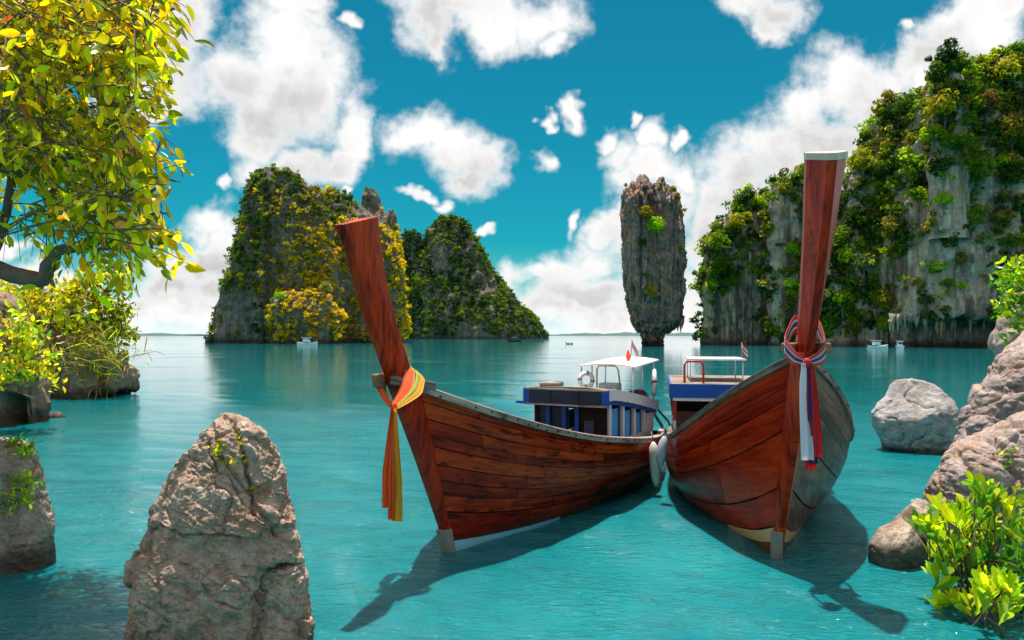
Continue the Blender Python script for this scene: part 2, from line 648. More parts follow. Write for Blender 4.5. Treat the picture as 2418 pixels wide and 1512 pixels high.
def leaf_mat(name, trans=0.45, gloss=0.25):
    """leaf colour comes from the object's own colour, each leaf a little different"""
    m, t, bs = new_mat(name)
    t.nodes.remove(bs)
    out = t.nodes["Material Output"]
    oi = nn(t, "ShaderNodeObjectInfo")
    ge = nn(t, "ShaderNodeNewGeometry")
    rnd = mth(t, "FRACT", mth(t, "ADD", ge.outputs["Random Per Island"], mth(t, "MULTIPLY", oi.outputs["Random"], 7.0)))
    hs = nn(t, "ShaderNodeHueSaturation")
    lk(t, mth(t, "MULTIPLY_ADD", rnd, 0.07, 0.465), hs.inputs["Hue"])
    lk(t, mth(t, "MULTIPLY_ADD", mth(t, "FRACT", mth(t, "MULTIPLY", rnd, 13.7)), 0.9, 0.55), hs.inputs["Value"])
    lk(t, oi.outputs["Color"], hs.inputs["Color"])
    hs.inputs["Saturation"].default_value = 1.0
    df = nn(t, "ShaderNodeBsdfDiffuse")
    tr = nn(t, "ShaderNodeBsdfTranslucent")
    lk(t, hs.outputs[0], df.inputs[0])
    lk(t, mixc(t, 1.0, hs.outputs[0], (1.9, 1.7, 0.6, 1), "MULTIPLY"), tr.inputs[0])
    mx = nn(t, "ShaderNodeMixShader")
    mx.inputs[0].default_value = trans
    lk(t, df.outputs[0], mx.inputs[1])
    lk(t, tr.outputs[0], mx.inputs[2])
    gl = nn(t, "ShaderNodeBsdfGlossy")
    gl.inputs["Roughness"].default_value = 0.35
    fr = nn(t, "ShaderNodeFresnel")
    fr.inputs[0].default_value = 1.4
    mx2 = nn(t, "ShaderNodeMixShader")
    lk(t, mth(t, "MULTIPLY", fr.outputs[0], gloss), mx2.inputs[0])
    lk(t, mx.outputs[0], mx2.inputs[1])
    lk(t, gl.outputs[0], mx2.inputs[2])
    lk(t, mx2.outputs[0], out.inputs[0])
    return m


def rock_mat(name, base, dark, warm, scale=1.0, streak=0.0, bumpd=0.05, pale=None, bstr=0.8, wet=None, moss=0.0):
    """stone: grain, cracks, lichen and (streak) water-stains running down the face; wet = (low, high) heights of the tide mark"""
    m, t, bs = new_mat(name)
    tcn = nn(t, "ShaderNodeTexCoord").outputs["Object"]
    a = noise_n(t, tcn, 0.9 * scale, 9, 0.65, 0.5)
    b = noise_n(t, tcn, 5.0 * scale, 10, 0.7, 0.3)
    d = noise_n(t, tcn, 22.0 * scale, 8, 0.7)
    c = ramp(t, mth(t, "ADD", mth(t, "MULTIPLY", a, 0.5), mth(t, "MULTIPLY", b, 0.5)), [(0.30, dark), (0.48, base), (0.66, pale or [min(1, x * 1.45) for x in base])])
    c = mixc(t, mth(t, "MULTIPLY", smooth(t, noise_n(t, tcn, 1.7 * scale, 6, 0.6, 0.8), 0.48, 0.66), 0.75), c, rgba(warm))
    c = mixc(t, mth(t, "MULTIPLY", smooth(t, d, 0.52, 0.72), 0.55), c, rgba([x * 0.55 for x in dark]))
    h = mth(t, "ADD", mth(t, "MULTIPLY", b, 0.7), mth(t, "MULTIPLY", d, 0.3))
    if streak:
        s = noise_n(t, mapping(t, tcn, (1.0, 1.0, 0.07)), 1.6 * scale, 9, 0.68, 0.2)
        s2 = noise_n(t, mapping(t, tcn, (1.0, 1.0, 0.05)), 4.5 * scale, 6, 0.6, 0.1)
        c = mixc(t, mth(t, "MULTIPLY", smooth(t, s, 0.47, 0.63), streak), c, rgba([x * 0.5 for x in dark]))
        c = mixc(t, mth(t, "MULTIPLY", smooth(t, s2, 0.54, 0.68), streak * 0.8), c, rgba(pale or [min(1, x * 1.5) for x in base]))
        h = mth(t, "ADD", h, mth(t, "MULTIPLY", s2, 0.8))
    vo = nn(t, "ShaderNodeTexVoronoi", feature="DISTANCE_TO_EDGE")
    vo.inputs["Scale"].default_value = 2.6 * scale
    wv = nn(t, "ShaderNodeTexNoise")
    wv.inputs["Scale"].default_value = 3.0 * scale
    wv.inputs["Detail"].default_value = 5
    lk(t, tcn, wv.inputs["Vector"])
    lk(t, vmth(t, "ADD", tcn, vmth(t, "SCALE", wv.outputs["Color"], 0.5 / scale)), vo.inputs["Vector"])
    cr = smooth(t, vo.outputs["Distance"], 0.0, 0.035)
    h = mth(t, "ADD", h, mth(t, "MULTIPLY", cr, 0.10))
    c = mixc(t, mth(t, "MULTIPLY", mth(t, "MULTIPLY", mth(t, "SUBTRACT", 1.0, cr), smooth(t, a, 0.45, 0.6)), 0.40), c, rgba([x * 0.35 for x in dark]))
    ge = nn(t, "ShaderNodeNewGeometry")
    sp = nn(t, "ShaderNodeSeparateXYZ")
    lk(t, ge.outputs["Position"], sp.inputs[0])
    if moss:
        sn = nn(t, "ShaderNodeSeparateXYZ")
        lk(t, ge.outputs["Normal"], sn.inputs[0])
        mo = mth(t, "MULTIPLY", smooth(t, noise_n(t, tcn, 3.0 * scale, 8, 0.65), 0.46, 0.62), moss)
        c = mixc(t, mo, c, (0.055, 0.075, 0.012, 1))
    if wet:
        w = mth(t, "ADD", sp.outputs[2], mth(t, "MULTIPLY_ADD", b, (wet[1] - wet[0]) * 1.2, -(wet[1] - wet[0]) * 0.6))
        wf = smooth(t, w, wet[0], wet[1], 1.0, 0.0)
        c = mixc(t, mth(t, "MULTIPLY", wf, 0.8), c, (0.035, 0.024, 0.016, 1))
        lk(t, mth(t, "MULTIPLY_ADD", wf, -0.35, 0.85), bs.inputs["Roughness"])
    else:
        bs.inputs["Roughness"].default_value = 0.88
    lk(t, c, bs.inputs["Base Color"])
    bs.inputs["Specular IOR Level"].default_value = 0.25
    bump(t, bs, h, bstr, bumpd)
    return m


M = {}
M["leaf"] = leaf_mat("leaf_green", 0.5, 0.15)
M["far_leaf"] = leaf_mat("tree_foliage", 0.5, 0.05)
M["bark"] = rock_mat("bark_brown", (0.16, 0.11, 0.085), (0.06, 0.04, 0.03), (0.20, 0.14, 0.10), 6.0, 0.2, 0.01)
M["red_wood"] = wood("varnished_red_wood", (0.075, 0.0035, 0.0015), (0.34, 0.016, 0.0025), (0.62, 0.070, 0.006), stains=0.9, scum=True)
M["red_wood_clean"] = wood("polished_red_wood", (0.11, 0.004, 0.0015), (0.36, 0.014, 0.002), (0.58, 0.045, 0.004), rough=0.32, coat=0.10, stains=0.35, scum=True)
M["grey_hull"] = wood("grey_brown_hull_wood", (0.040, 0.017, 0.010), (0.135, 0.056, 0.033), (0.28, 0.155, 0.10), rough=0.4, coat=0.1, stains=0.4)  # darker grey-brown planks for one side of the right boat
M["prow_wood"] = wood("prow_red_wood", (0.065, 0.004, 0.0015), (0.36, 0.016, 0.002), (0.60, 0.055, 0.005), rough=0.36, coat=0.06, stains=0.7)
M["grey_wood"] = wood("weathered_grey_wood", (0.09, 0.065, 0.055), (0.25, 0.185, 0.155), (0.42, 0.34, 0.29), rough=0.75, coat=0.0, stains=0.7)
M["brown_wood"] = wood("brown_block_wood", (0.09, 0.045, 0.025), (0.22, 0.115, 0.06), (0.36, 0.21, 0.12), rough=0.6, coat=0.0, stains=0.5)
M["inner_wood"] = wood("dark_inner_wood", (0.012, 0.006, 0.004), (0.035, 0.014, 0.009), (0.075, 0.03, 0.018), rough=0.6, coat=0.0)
M["caulk"] = paint("tarred_seam", (0.02, 0.008, 0.005), 0.7, 0.2)
M["pale_blue"] = paint("pale_blue_paint", (0.28, 0.62, 0.76), 0.45, 0.25, dirt=(0.25, 0.22, 0.15))
M["ochre"] = paint("ochre_bottom_paint", (0.66, 0.38, 0.16), 0.4, 0.35, dirt=(0.16, 0.08, 0.03))
M["steel"] = paint("dull_stem_metal", (0.30, 0.25, 0.22), 0.5, 0.6, dirt=(0.16, 0.08, 0.05))
M["navy"] = paint("dark_navy_paint", (0.012, 0.020, 0.05), 0.4, 0.2)
M["blue"] = paint("bright_blue_paint", (0.006, 0.085, 0.42), 0.4, 0.2)
M["sky_blue"] = paint("sky_blue_paint", (0.03, 0.33, 0.78), 0.4, 0.15)
M["white"] = paint("white_paint", (0.72, 0.73, 0.75), 0.45, 0.25, dirt=(0.38, 0.34, 0.32))
M["pink_white"] = paint("faded_pink_white_canvas", (0.80, 0.70, 0.70), 0.7, 0.2, dirt=(0.5, 0.4, 0.4))
M["cap_paint"] = paint("worn_white_cap", (0.52, 0.44, 0.36), 0.6, 0.7, dirt=(0.25, 0.18, 0.13), scale=14)
M["grey_fender"] = paint("grey_fender_rubber", (0.40, 0.43, 0.47), 0.5, 0.4, dirt=(0.2, 0.19, 0.16), scale=6)
M["cream"] = paint("cream_fender_rubber", (0.70, 0.68, 0.60), 0.5, 0.35, dirt=(0.33, 0.28, 0.19), scale=6)
M["red"] = paint("red_paint", (0.50, 0.03, 0.02), 0.45, 0.3)
M["grey_paint"] = paint("grey_bilge_paint", (0.30, 0.28, 0.27), 0.3, 0.5)
M["engine"] = paint("dark_engine_metal", (0.05, 0.045, 0.05), 0.45, 0.4, dirt=(0.2, 0.06, 0.03))


def cloth(name, c):
    m, t, bs = new_mat(name)
    tcn = nn(t, "ShaderNodeTexCoord").outputs["Object"]
    w = noise_n(t, mapping(t, tcn, (60, 60, 8)), 6.0, 4, 0.6)
    lk(t, mixc(t, mth(t, "MULTIPLY", w, 0.35), rgba(c), rgba([x * 0.72 for x in c])), bs.inputs["Base Color"])
    bs.inputs["Roughness"].default_value = 0.55
    bs.inputs["Sheen Weight"].default_value = 0.3
    bs.inputs["Subsurface Weight"].default_value = 0.0
    tr = nn(t, "ShaderNodeBsdfTranslucent")
    tr.inputs[0].default_value = rgba(c)
    mx = nn(t, "ShaderNodeMixShader")
    mx.inputs[0].default_value = 0.5
    out = t.nodes["Material Output"]
    lk(t, bs.outputs[0], mx.inputs[1])
    lk(t, tr.outputs[0], mx.inputs[2])
    lk(t, mx.outputs[0], out.inputs[0])
    return m


M["orange_cloth"] = cloth("orange_cloth", (1.0, 0.15, 0.008))
M["yellow_cloth"] = cloth("yellow_cloth", (0.90, 0.46, 0.01))
M["lime_cloth"] = cloth("lime_cloth", (0.45, 0.75, 0.06))
M["red_cloth"] = cloth("red_cloth", (0.72, 0.008, 0.016))
M["white_cloth"] = cloth("white_cloth", (0.78, 0.78, 0.86))
M["dark_red_cloth"] = cloth("dark_red_cloth", (0.16, 0.02, 0.025))
M["blue_cloth"] = cloth("blue_cloth", (0.025, 0.03, 0.25))

# ------------------------------------------------------------------ water
mw, t, bs = new_mat("turquoise_sea")
tcn = nn(t, "ShaderNodeTexCoord").outputs["Object"]
big = noise_n(t, mapping(t, tcn, (0.05, 0.11, 0.1)), 1.0, 5, 0.6)
mid = noise_n(t, mapping(t, tcn, (0.55, 0.9, 1.0)), 1.0, 6, 0.62, 0.8)
wc = ramp(t, mth(t, "ADD", mth(t, "MULTIPLY", big, 0.6), mth(t, "MULTIPLY", mid, 0.4)), [(0.30, (0.000, 0.104, 0.128)), (0.50, (0.001, 0.150, 0.170)), (0.70, (0.006, 0.210, 0.226))])
lk(t, wc, bs.inputs["Base Color"])
bs.inputs["Roughness"].default_value = 0.05
bs.inputs["IOR"].default_value = 1.50
r1 = noise_n(t, mapping(t, tcn, (2.2, 5.0, 1.0), (0, 0, 0.35)), 1.0, 5, 0.55, 0.7)
r2 = noise_n(t, mapping(t, tcn, (7.0, 13.0, 1.0), (0, 0, -0.3)), 1.0, 5, 0.6, 0.9)
r3 = noise_n(t, mapping(t, tcn, (0.35, 0.8, 1.0), (0, 0, 0.2)), 1.0, 4, 0.55, 0.5)
sxyz = nn(t, "ShaderNodeSeparateXYZ")
lk(t, tcn, sxyz.inputs[0])
# the breeze ruffles the water round the near rocks; the open bay beyond lies calmer, with cat's-paws
lee = smooth(t, sxyz.outputs[1], 6.5, 24.0, 1.0, 0.045)
paw = smooth(t, noise_n(t, mapping(t, tcn, (0.05, 0.12, 1.0)), 1.0, 4, 0.6), 0.50, 0.66)
ruf = mth(t, "MAXIMUM", lee, mth(t, "MULTIPLY", paw, 0.22))
r4 = noise_n(t, mapping(t, tcn, (3.4, 7.0, 1.0), (0, 0, 0.75)), 1.0, 3, 0.5, 1.2)
fine = mth(t, "ADD", mth(t, "ADD", mth(t, "MULTIPLY", r1, 0.042), mth(t, "MULTIPLY", r2, 0.042)), mth(t, "MULTIPLY", mth(t, "ABSOLUTE", mth(t, "SUBTRACT", r4, 0.5)), -0.05))
hh = mth(t, "ADD", mth(t, "MULTIPLY", fine, ruf), mth(t, "MULTIPLY", r3, 0.004))
bump(t, bs, hh, 1.0, 1.0)
M["water"] = mw


def build_water():
    ang = np.concatenate([np.linspace(math.radians(-52), math.radians(52), 460), np.linspace(math.radians(52), math.radians(308), 70)[1:-1]])
    rad = np.concatenate([[0.4, 1.0, 2.0, 3.0], np.geomspace(3.6, 60, 380), np.geomspace(60, 14000, 110)[1:]])
    A, R = np.meshgrid(ang, rad)
    x, y = R * np.sin(A), R * np.cos(A)
    z = np.zeros_like(x)
    g = np.random.default_rng(5)
    for k in range(22):
        lam = 0.35 * 1.14 ** k
        th = math.radians(75) + g.normal() * 0.55
        kx, ky = math.cos(th) * 2 * math.pi / lam, math.sin(th) * 2 * math.pi / lam
        amp = 0.0034 * lam ** 0.75 * np.clip((lam / (R * 0.0075 + 0.001) - 3.0) / 5.0, 0, 1) * np.clip(2.0 / lam, 0, 1) * np.clip(1.2 - R / 32.0, 0.06, 1)
        z += amp * np.sin(kx * x + ky * y + g.uniform(0, 6.28) + 1.5 * noise3(np.stack([x * 0.23, y * 0.23, np.full_like(x, k * 3.1)], -1)))
    v = np.stack([x, y, z], -1).reshape(-1, 3)
    n = len(v)
    f = grid_faces(len(rad), len(ang), wrap=True)
    v = np.concatenate([v, [[0, 0, 0]]])
    j = np.arange(len(ang))
    tri = np.stack([np.full_like(j, n), (j + 1) % len(ang), j], -1)
    me = mesh_np("sea_water", v, [f[:, ::-1], tri], mw)
    o = put("sea_water", me)
    tag(o, "turquoise rippled sea filling the bay", "sea", kind="structure")


build_water()

# ------------------------------------------------------------------ karst islands and cliffs
M["karst_left"] = rock_mat("karst_mossy", (0.17, 0.125, 0.115), (0.048, 0.036, 0.038), (0.26, 0.165, 0.10), 0.14, 0.5, 1.0, (0.30, 0.26, 0.25), moss=0.9, wet=(0.5, 2.0))
M["karst_pillar"] = rock_mat("karst_pillar_stone", (0.26, 0.17, 0.155), (0.065, 0.042, 0.044), (0.56, 0.22, 0.08), 0.26, 0.85, 0.8, (0.58, 0.43, 0.36), moss=0.15, wet=(0.4, 1.8))
M["karst_right"] = rock_mat("karst_grey_stone", (0.46, 0.35, 0.285), (0.12, 0.085, 0.072), (0.60, 0.36, 0.17), 0.18, 0.90, 0.8, (0.74, 0.61, 0.50), moss=0.35, wet=(0.4, 1.6))
M["far_hill"] = paint("far_hill_forest", (0.05, 0.10, 0.10), 0.9, 0.3, dirt=(0.03, 0.07, 0.06), scale=0.01)  # the blue of distant haze is mixed into this forest colour


def loft_rock(prof, Y0, dr=0.8, ry_max=None, seed=0, nth=120, nz=110, amp=1.0, freq=0.1, flute=0.0, craggy=0.0, power=2.3, undercut=None, sink=1.5):
    """a standing rock: prof = [(row, left column, right column)] from the foot up, seen at depth Y0 (its front).
    Returns the point grid (nz, nth, 3)."""
    prof = sorted(prof, key=lambda q: -q[0])
    wmax = max(q[2] - q[1] for q in prof) / 2 / F * Y0
    ry0 = min(wmax * dr, ry_max or 1e9)
    Yc = Y0 + ry0
    z = np.array([Z(q[0], Yc) for q in prof])
    z[0] = -sink
    xl = np.array([X(q[1], Yc) for q in prof])
    xr = np.array([X(q[2], Yc) for q in prof])
    s = np.linspace(0, 1, nz) ** 0.9
    zz = z[0] + (z[-1] - z[0]) * s
    L, R = np.interp(zz, z, xl), np.interp(zz, z, xr)
    c, rx = (L + R) / 2, np.maximum((R - L) / 2, 0.01)
    ry = np.minimum(rx * dr, ry0)
    th = np.linspace(0, 2 * math.pi, nth, endpoint=False)
    ct, st = np.cos(th), np.sin(th)
    q = (np.abs(ct) ** power + np.abs(st) ** power) ** (-1 / power)
    P = np.zeros((nz, nth, 3))
    P[..., 0] = c[:, None] + rx[:, None] * (ct * q)[None]
    P[..., 1] = Yc + ry[:, None] * (st * q)[None]
    P[..., 2] = zz[:, None]
    if undercut:
        P = undercut(P, Yc)
    n = grid_normals(P)
    off = np.array([seed * 13.7, seed * 5.1, seed * 3.3])
    taper = np.clip((rx / (rx.max() * 0.25)), 0.15, 1)[:, None]
    d = amp * (fbm(P * freq + off, 5) * 1.5)
    if flute:
        d += flute * (ridged(P * np.array([freq * 3, freq * 3, freq * 0.45]) + off, 4) - 0.5)
    d += amp * 0.35 * fbm(P * freq * 5 + off, 4)
    P = P + n * (d * taper)[..., None]
    if craggy:
        top = np.clip((s - 0.75) / 0.25, 0, 1)[:, None]
        P[..., 2] += craggy * top * ridged(P * np.array([freq * 4, freq * 4, 0.01]) + off, 3)
    return P


def rock_mesh(name, grids, mat):
    vs, fs, n = [], [], 0
    for P in grids:
        nr, nc = P.shape[:2]
        v = P.reshape(-1, 3)
        top = P[-1].mean(0) + [0, 0, 0.02]
        vs.append(np.concatenate([v, [top]]))
        f = grid_faces(nr, nc, True) + n
        j = np.arange(nc)
        tri = np.stack([(nr - 1) * nc + j, (nr - 1) * nc + (j + 1) % nc, np.full(nc, nr * nc)], -1) + n
        fs += [f, tri]
        n += nr * nc + 1
    return mesh_np(name, np.concatenate(vs), fs, mat)


def proj(p):
    p = np.asarray(p)
    return CX + F * p[..., 0] / p[..., 1], HZ - F * (p[..., 2] - EYE) / p[..., 1]


def surface_points(grids, n, seed=0, facing=-0.25, zmin=1.0):
    """random points on the camera side of rock grids, weighted by area: (points, normals)"""
    g = np.random.default_rng(seed)
    pts, nrm, w = [], [], []
    for P in grids:
        N = grid_normals(P)
        a = np.linalg.norm(np.cross(np.roll(P, -1, 1) - P, np.gradient(P, axis=0)), axis=-1)
        ok = (N[..., 1] < -facing * 0 + 0.35) & (P[..., 2] > zmin)
        pts.append(P[ok])
        nrm.append(N[ok])
        w.append(a[ok])
    pts, nrm, w = np.concatenate(pts), np.concatenate(nrm), np.concatenate(w)
    k = g.choice(len(pts), size=n, p=w / w.sum())
    return pts[k] + g.normal(size=(n, 3)) * 0.3, nrm[k]


# ---- foliage templates
def leaf_cards(n, seed, lobes=7, size=0.17, flat=0.75, shape="ball"):
    """a unit crown made of n leaf sprays spread through a few clumps: vertices and quads"""
    g = np.random.default_rng(seed)
    cen = g.normal(size=(lobes, 3))
    cen /= np.linalg.norm(cen, axis=1)[:, None]
    cen *= g.uniform(0.25, 0.62, (lobes, 1))
    cen[:, 2] = cen[:, 2] * flat + 0.15
    rad = g.uniform(0.28, 0.55, lobes)
    k = g.integers(0, lobes, n)
    d = g.normal(size=(n, 3))
    d /= np.linalg.norm(d, axis=1)[:, None]
    r = g.uniform(0.45, 1.0, (n, 1)) ** 0.6
    p = cen[k] + d * r * rad[k][:, None] * np.array([1, 1, flat])
    nor = d + np.array([0, 0, 0.5]) + g.normal(size=(n, 3)) * 0.55
    nor /= np.linalg.norm(nor, axis=1)[:, None]
    a = np.cross(nor, g.normal(size=(n, 3)))
    a /= np.linalg.norm(a, axis=1)[:, None]
    b = np.cross(nor, a)
    s = size * g.uniform(0.6, 1.35, (n, 1))
    v = np.stack([p - a * s, p - b * s * 0.55 + nor * s * 0.2, p + a * s, p + b * s * 0.55 + nor * s * 0.2], 1).reshape(-1, 3)
    return v, np.arange(n * 4).reshape(-1, 4)


CROWNS = [leaf_cards(800, 100 + k, 7 + k % 4, 0.095, 0.8) for k in range(6)]
CROWN_ME = [mesh_np("crown", v, f, M["far_leaf"], False) for v, f in CROWNS]
SMALL = [leaf_cards(120, 200 + k, 4, 0.17, 0.8) for k in range(6)]
FILL = [leaf_cards(56, 230 + k, 4, 0.215, 0.8) for k in range(8)]
SMALL_ME = [mesh_np("tree", v, f, M["far_leaf"], False) for v, f in SMALL]


def trunk_mesh(name, h=1.0, r=0.06, seed=0, mat=None, bend=0.12):
    g = np.random.default_rng(seed)
    b = MB()
    pts = [np.array([bend * math.sin(k * 1.1 + seed) * k / 5, bend * math.cos(k * 0.8 + seed) * k / 6, -0.25 * h + 1.25 * h * k / 5]) for k in range(6)]
    b.tube(pts, [r * (1.15 - 0.13 * k) for k in range(6)], 7)
    for k in range(3):
        d = g.normal(size=3)
        d[2] = abs(d[2]) * 0.8 + 0.5
        d /= np.linalg.norm(d)
        b.tube([pts[3 + k % 2], pts[3 + k % 2] + d * 0.25 * h, pts[3 + k % 2] + d * 0.5 * h + [0, 0, 0.08 * h]], [r * 0.5, r * 0.35, r * 0.12], 5)
    return b.mesh(name, mat or M["bark"], True)


TRUNK_ME = [trunk_mesh("trunk", 1.0, 0.07, k) for k in range(3)]

GREENS = {
    "yellow": (0.52, 0.44, 0.012), "gold": (0.58, 0.43, 0.02), "lime": (0.26, 0.40, 0.015), "mid": (0.12, 0.21, 0.018),
    "dark": (0.042, 0.090, 0.016), "olive": (0.20, 0.19, 0.025), "pale": (0.26, 0.30, 0.09), "blue": (0.028, 0.070, 0.030), "brown": (0.14, 0.105, 0.045), "ochre": (0.27, 0.27, 0.02),
}


def jit(c, g, s=0.25):
    k = 1 + g.uniform(-s, s)
    return (min(1, c[0] * k * (1 + g.uniform(-0.12, 0.12))), min(1, c[1] * k), min(1, c[2] * k), 1.0)


def merge_clumps(pts, sizes, templates, g):
    vs, fs, n = [], [], 0
    for p, s in zip(pts, sizes):
        v, f = templates[g.integers(len(templates))]
        a = g.uniform(0, 6.28)
        ca, sa = math.cos(a), math.sin(a)
        v = v @ np.array([[ca, sa, 0], [-sa, ca, 0], [0, 0, 1]]) * s + p
        vs.append(v)
        fs.append(f + n)
        n += len(v)
    return np.concatenate(vs), np.concatenate(fs)


# left twin island: a tall ridge (front) with a crag behind it, and a darker cone farther off
isl_a = [
    loft_rock([(811, 516, 770), (720, 522, 785), (660, 542, 790), (640, 552, 788), (560, 566, 782), (500, 584, 765), (450, 596, 735), (425, 606, 712), (412, 616, 700), (406, 630, 685)], 186, 0.7, 30, 1, nth=170, nz=150, amp=1.1, freq=0.10, flute=1.7, craggy=0.8, power=2.8),
    loft_rock([(811, 690, 810), (700, 695, 815), (600, 690, 805), (520, 692, 782), (470, 702, 762), (446, 712, 748)], 189, 0.8, 12, 7, amp=0.9, freq=0.11, flute=1.2, craggy=0.8, power=2.5),
    loft_rock([(811, 700, 955), (720, 700, 950), (620, 700, 942), (560, 705, 925), (520, 715, 895), (495, 730, 850), (472, 745, 812), (458, 765, 795)], 194, 0.55, 30, 2, nth=150, nz=130, amp=1.1, freq=0.10, flute=1.5, craggy=0.9, power=2.5),
    loft_rock([(811, 800, 962), (640, 830, 952), (560, 845, 938), (525, 852, 928), (500, 856, 900), (470, 858, 894), (452, 864, 884)], 207, 0.7, 18, 3, amp=0.6, freq=0.14, flute=1.0, craggy=1.6),
    loft_rock([(811, 900, 946), (560, 906, 940), (525, 912, 936), (502, 920, 930)], 210, 0.8, 8, 9, amp=0.5, freq=0.2, flute=0.6, craggy=1.2),
    loft_rock([(809, 640, 800), (740, 640, 800), (710, 655, 785), (690, 680, 760)], 179, 0.5, 10, 4, amp=1.1, freq=0.13, flute=0.8),
]
isl_a_o = put("karst_island", rock_mesh("karst_island", isl_a, M["karst_left"]))
tag(isl_a_o, "tall sunlit karst island overgrown with yellow green trees, behind the carved prow", "island", kind="structure")

isl_b = [
    loft_rock([(798, 930, 1292), (745, 945, 1262), (720, 952, 1222), (690, 962, 1196), (640, 976, 1164), (580, 998, 1130), (540, 1016, 1106), (520, 1034, 1090), (514, 1050, 1074)], 480, 0.6, 60, 5, nth=170, nz=150, amp=2.6, freq=0.038, flute=3.4, craggy=1.5, power=2.5),
    loft_rock([(798, 920, 1040), (640, 930, 1015), (580, 940, 1002), (560, 950, 990), (545, 958, 980)], 500, 0.6, 50, 6, amp=2.6, freq=0.04, flute=1.6, craggy=1.5),
]
isl_b_o = put("karst_island", rock_mesh("karst_island", isl_b, M["karst_left"]))
tag(isl_b_o, "dark green cone shaped karst island farther off, right of the carved prow", "island", kind="structure")

# small leafy islet beside the tall island
islet = [loft_rock([(811, 484, 512), (800, 487, 512), (788, 494, 510)], 190, 0.9, 4, 8, nth=30, nz=20, amp=0.3, freq=0.5)]
islet_o = put("islet", rock_mesh("islet", islet, M["karst_left"]))
tag(islet_o, "tiny leafy islet at the foot of the tall left island", "islet", kind="structure")

# the slim pillar, wider at the top than at its foot
pillar_prof = [(822, 1524, 1560), (800, 1520, 1564), (785, 1513, 1571), (772, 1502, 1594), (755, 1493, 1606), (700, 1482, 1611), (660, 1475, 1613), (610, 1472, 1613), (560, 1476, 1612), (520, 1471, 1607), (490, 1471, 1600), (474, 1476, 1594), (462, 1484, 1586), (454, 1500, 1566)]
pil = [loft_rock(pillar_prof, 138, 0.8, 6, 11, nth=260, nz=260, amp=0.45, freq=0.38, flute=1.3, craggy=2.0, power=2.4)]
pil.append(loft_rock([(520, 1496, 1548), (470, 1499, 1540), (440, 1500, 1536), (426, 1504, 1532), (417, 1510, 1524)], 140, 0.9, 4, 12, nth=40, nz=40, amp=0.25, freq=0.6, flute=0.3, craggy=0.5, sink=-20))
pil.append(loft_rock([(520, 1540, 1580), (470, 1546, 1576), (440, 1550, 1572), (424, 1556, 1566)], 139.5, 0.9, 4, 13, nth=40, nz=40, amp=0.25, freq=0.6, flute=0.4, craggy=0.6, sink=-20))
pil.append(loft_rock([(520, 1572, 1602), (480, 1576, 1600), (455, 1580, 1596), (444, 1585, 1592)], 140, 0.9, 4, 14, nth=40, nz=40, amp=0.25, freq=0.6, flute=0.4, craggy=0.6, sink=-20))
pil.append(loft_rock([(520, 1480, 1508), (470, 1483, 1504), (440, 1488, 1500), (432, 1492, 1497)], 140, 0.9, 4, 15, nth=40, nz=40, amp=0.25, freq=0.6, flute=0.4, craggy=0.6, sink=-20))
pil_o = put("rock_pillar", rock_mesh("rock_pillar", pil, M["karst_pillar"]))
tag(pil_o, "slim top heavy limestone pillar standing alone in the bay", "rock pillar")
g = np.random.default_rng(8)
for (px, py, ln) in [(1608, 765, 22), (1600, 770, 14), (1594, 762, 18), (1612, 760, 16), (1585, 775, 12)]:
    b = MB()
    Y = 141.5
    p = at(px, py - 14, Y)
    L = (ln + 14) / F * Y
    b.tube([p + [g.normal() * .05, 0, -L * k / 4] for k in range(5)], [0.42, 0.38, 0.28, 0.16, 0.03], 7)
    b.build("stalactite", M["karst_pillar"], pil_o, True)


# right cliffs
def cave(P, Yc):
    x, y = proj(P)
    f = np.clip((y - 745) / 16.0, 0, 1) * np.clip((x - 2085) / 25.0, 0, 1) * np.clip((2440 - x) / 60.0, 0, 1)
    f = f * f * (3 - 2 * f)
    front = P[..., 1] < Yc
    P[..., 1] = np.where(front, P[..., 1] + f * (Yc - P[..., 1]) * 0.85, P[..., 1])
    return P


cl = [
    loft_rock([(812, 1660, 1835), (760, 1662, 1835), (700, 1660, 1832), (640, 1657, 1830), (590, 1668, 1828), (560, 1680, 1826), (530, 1700, 1824), (500, 1728, 1822), (475, 1752, 1818), (458, 1772, 1805)], 150, 0.6, 9, 21, amp=0.9, freq=0.2, flute=0.6, craggy=0.6),
    loft_rock([(812, 1822, 1990), (700, 1818, 1990), (600, 1816, 1985), (520, 1816, 1980), (470, 1818, 1960), (440, 1826, 1940), (424, 1842, 1900)], 142, 0.6, 9, 22, amp=0.7, freq=0.22, flute=0.7, craggy=0.7),
    loft_rock([(818, 1900, 2190), (700, 1905, 2190), (600, 1920, 2190), (500, 1965, 2190), (440, 1995, 2190), (360, 2032, 2190), (300, 2065, 2190), (258, 2098, 2185), (240, 2118, 2160)], 132, 0.6, 12, 23, nth=190, nz=170, amp=1.3, freq=0.13, flute=1.8, craggy=1.0),
    loft_rock([(822, 2084, 2760), (700, 2088, 2760), (600, 2092, 2760), (500, 2102, 2760), (420, 2118, 2760), (330, 2145, 2750), (260, 2180, 2740), (215, 2202, 2720), (185, 2225, 2680), (180, 2300, 2620), (165, 2360, 2560), (152, 2420, 2500)], 120, 0.42, 18, 24, nth=300, nz=260, amp=1.3, freq=0.11, flute=2.2, craggy=1.2, power=3.0, undercut=cave),
    loft_rock([(500, 2196, 2290), (300, 2200, 2285), (220, 2208, 2278), (175, 2216, 2268), (150, 2230, 2256)], 119, 0.6, 5, 25, nth=70, nz=60, amp=0.8, freq=0.2, flute=0.8, craggy=1.0, sink=-18),
]
cl_o = put("karst_cliff", rock_mesh("karst_cliff", cl, M["karst_right"]))
tag(cl_o, "high grey karst cliff with hanging forest along the right shore", "cliff", kind="structure")
g = np.random.default_rng(31)
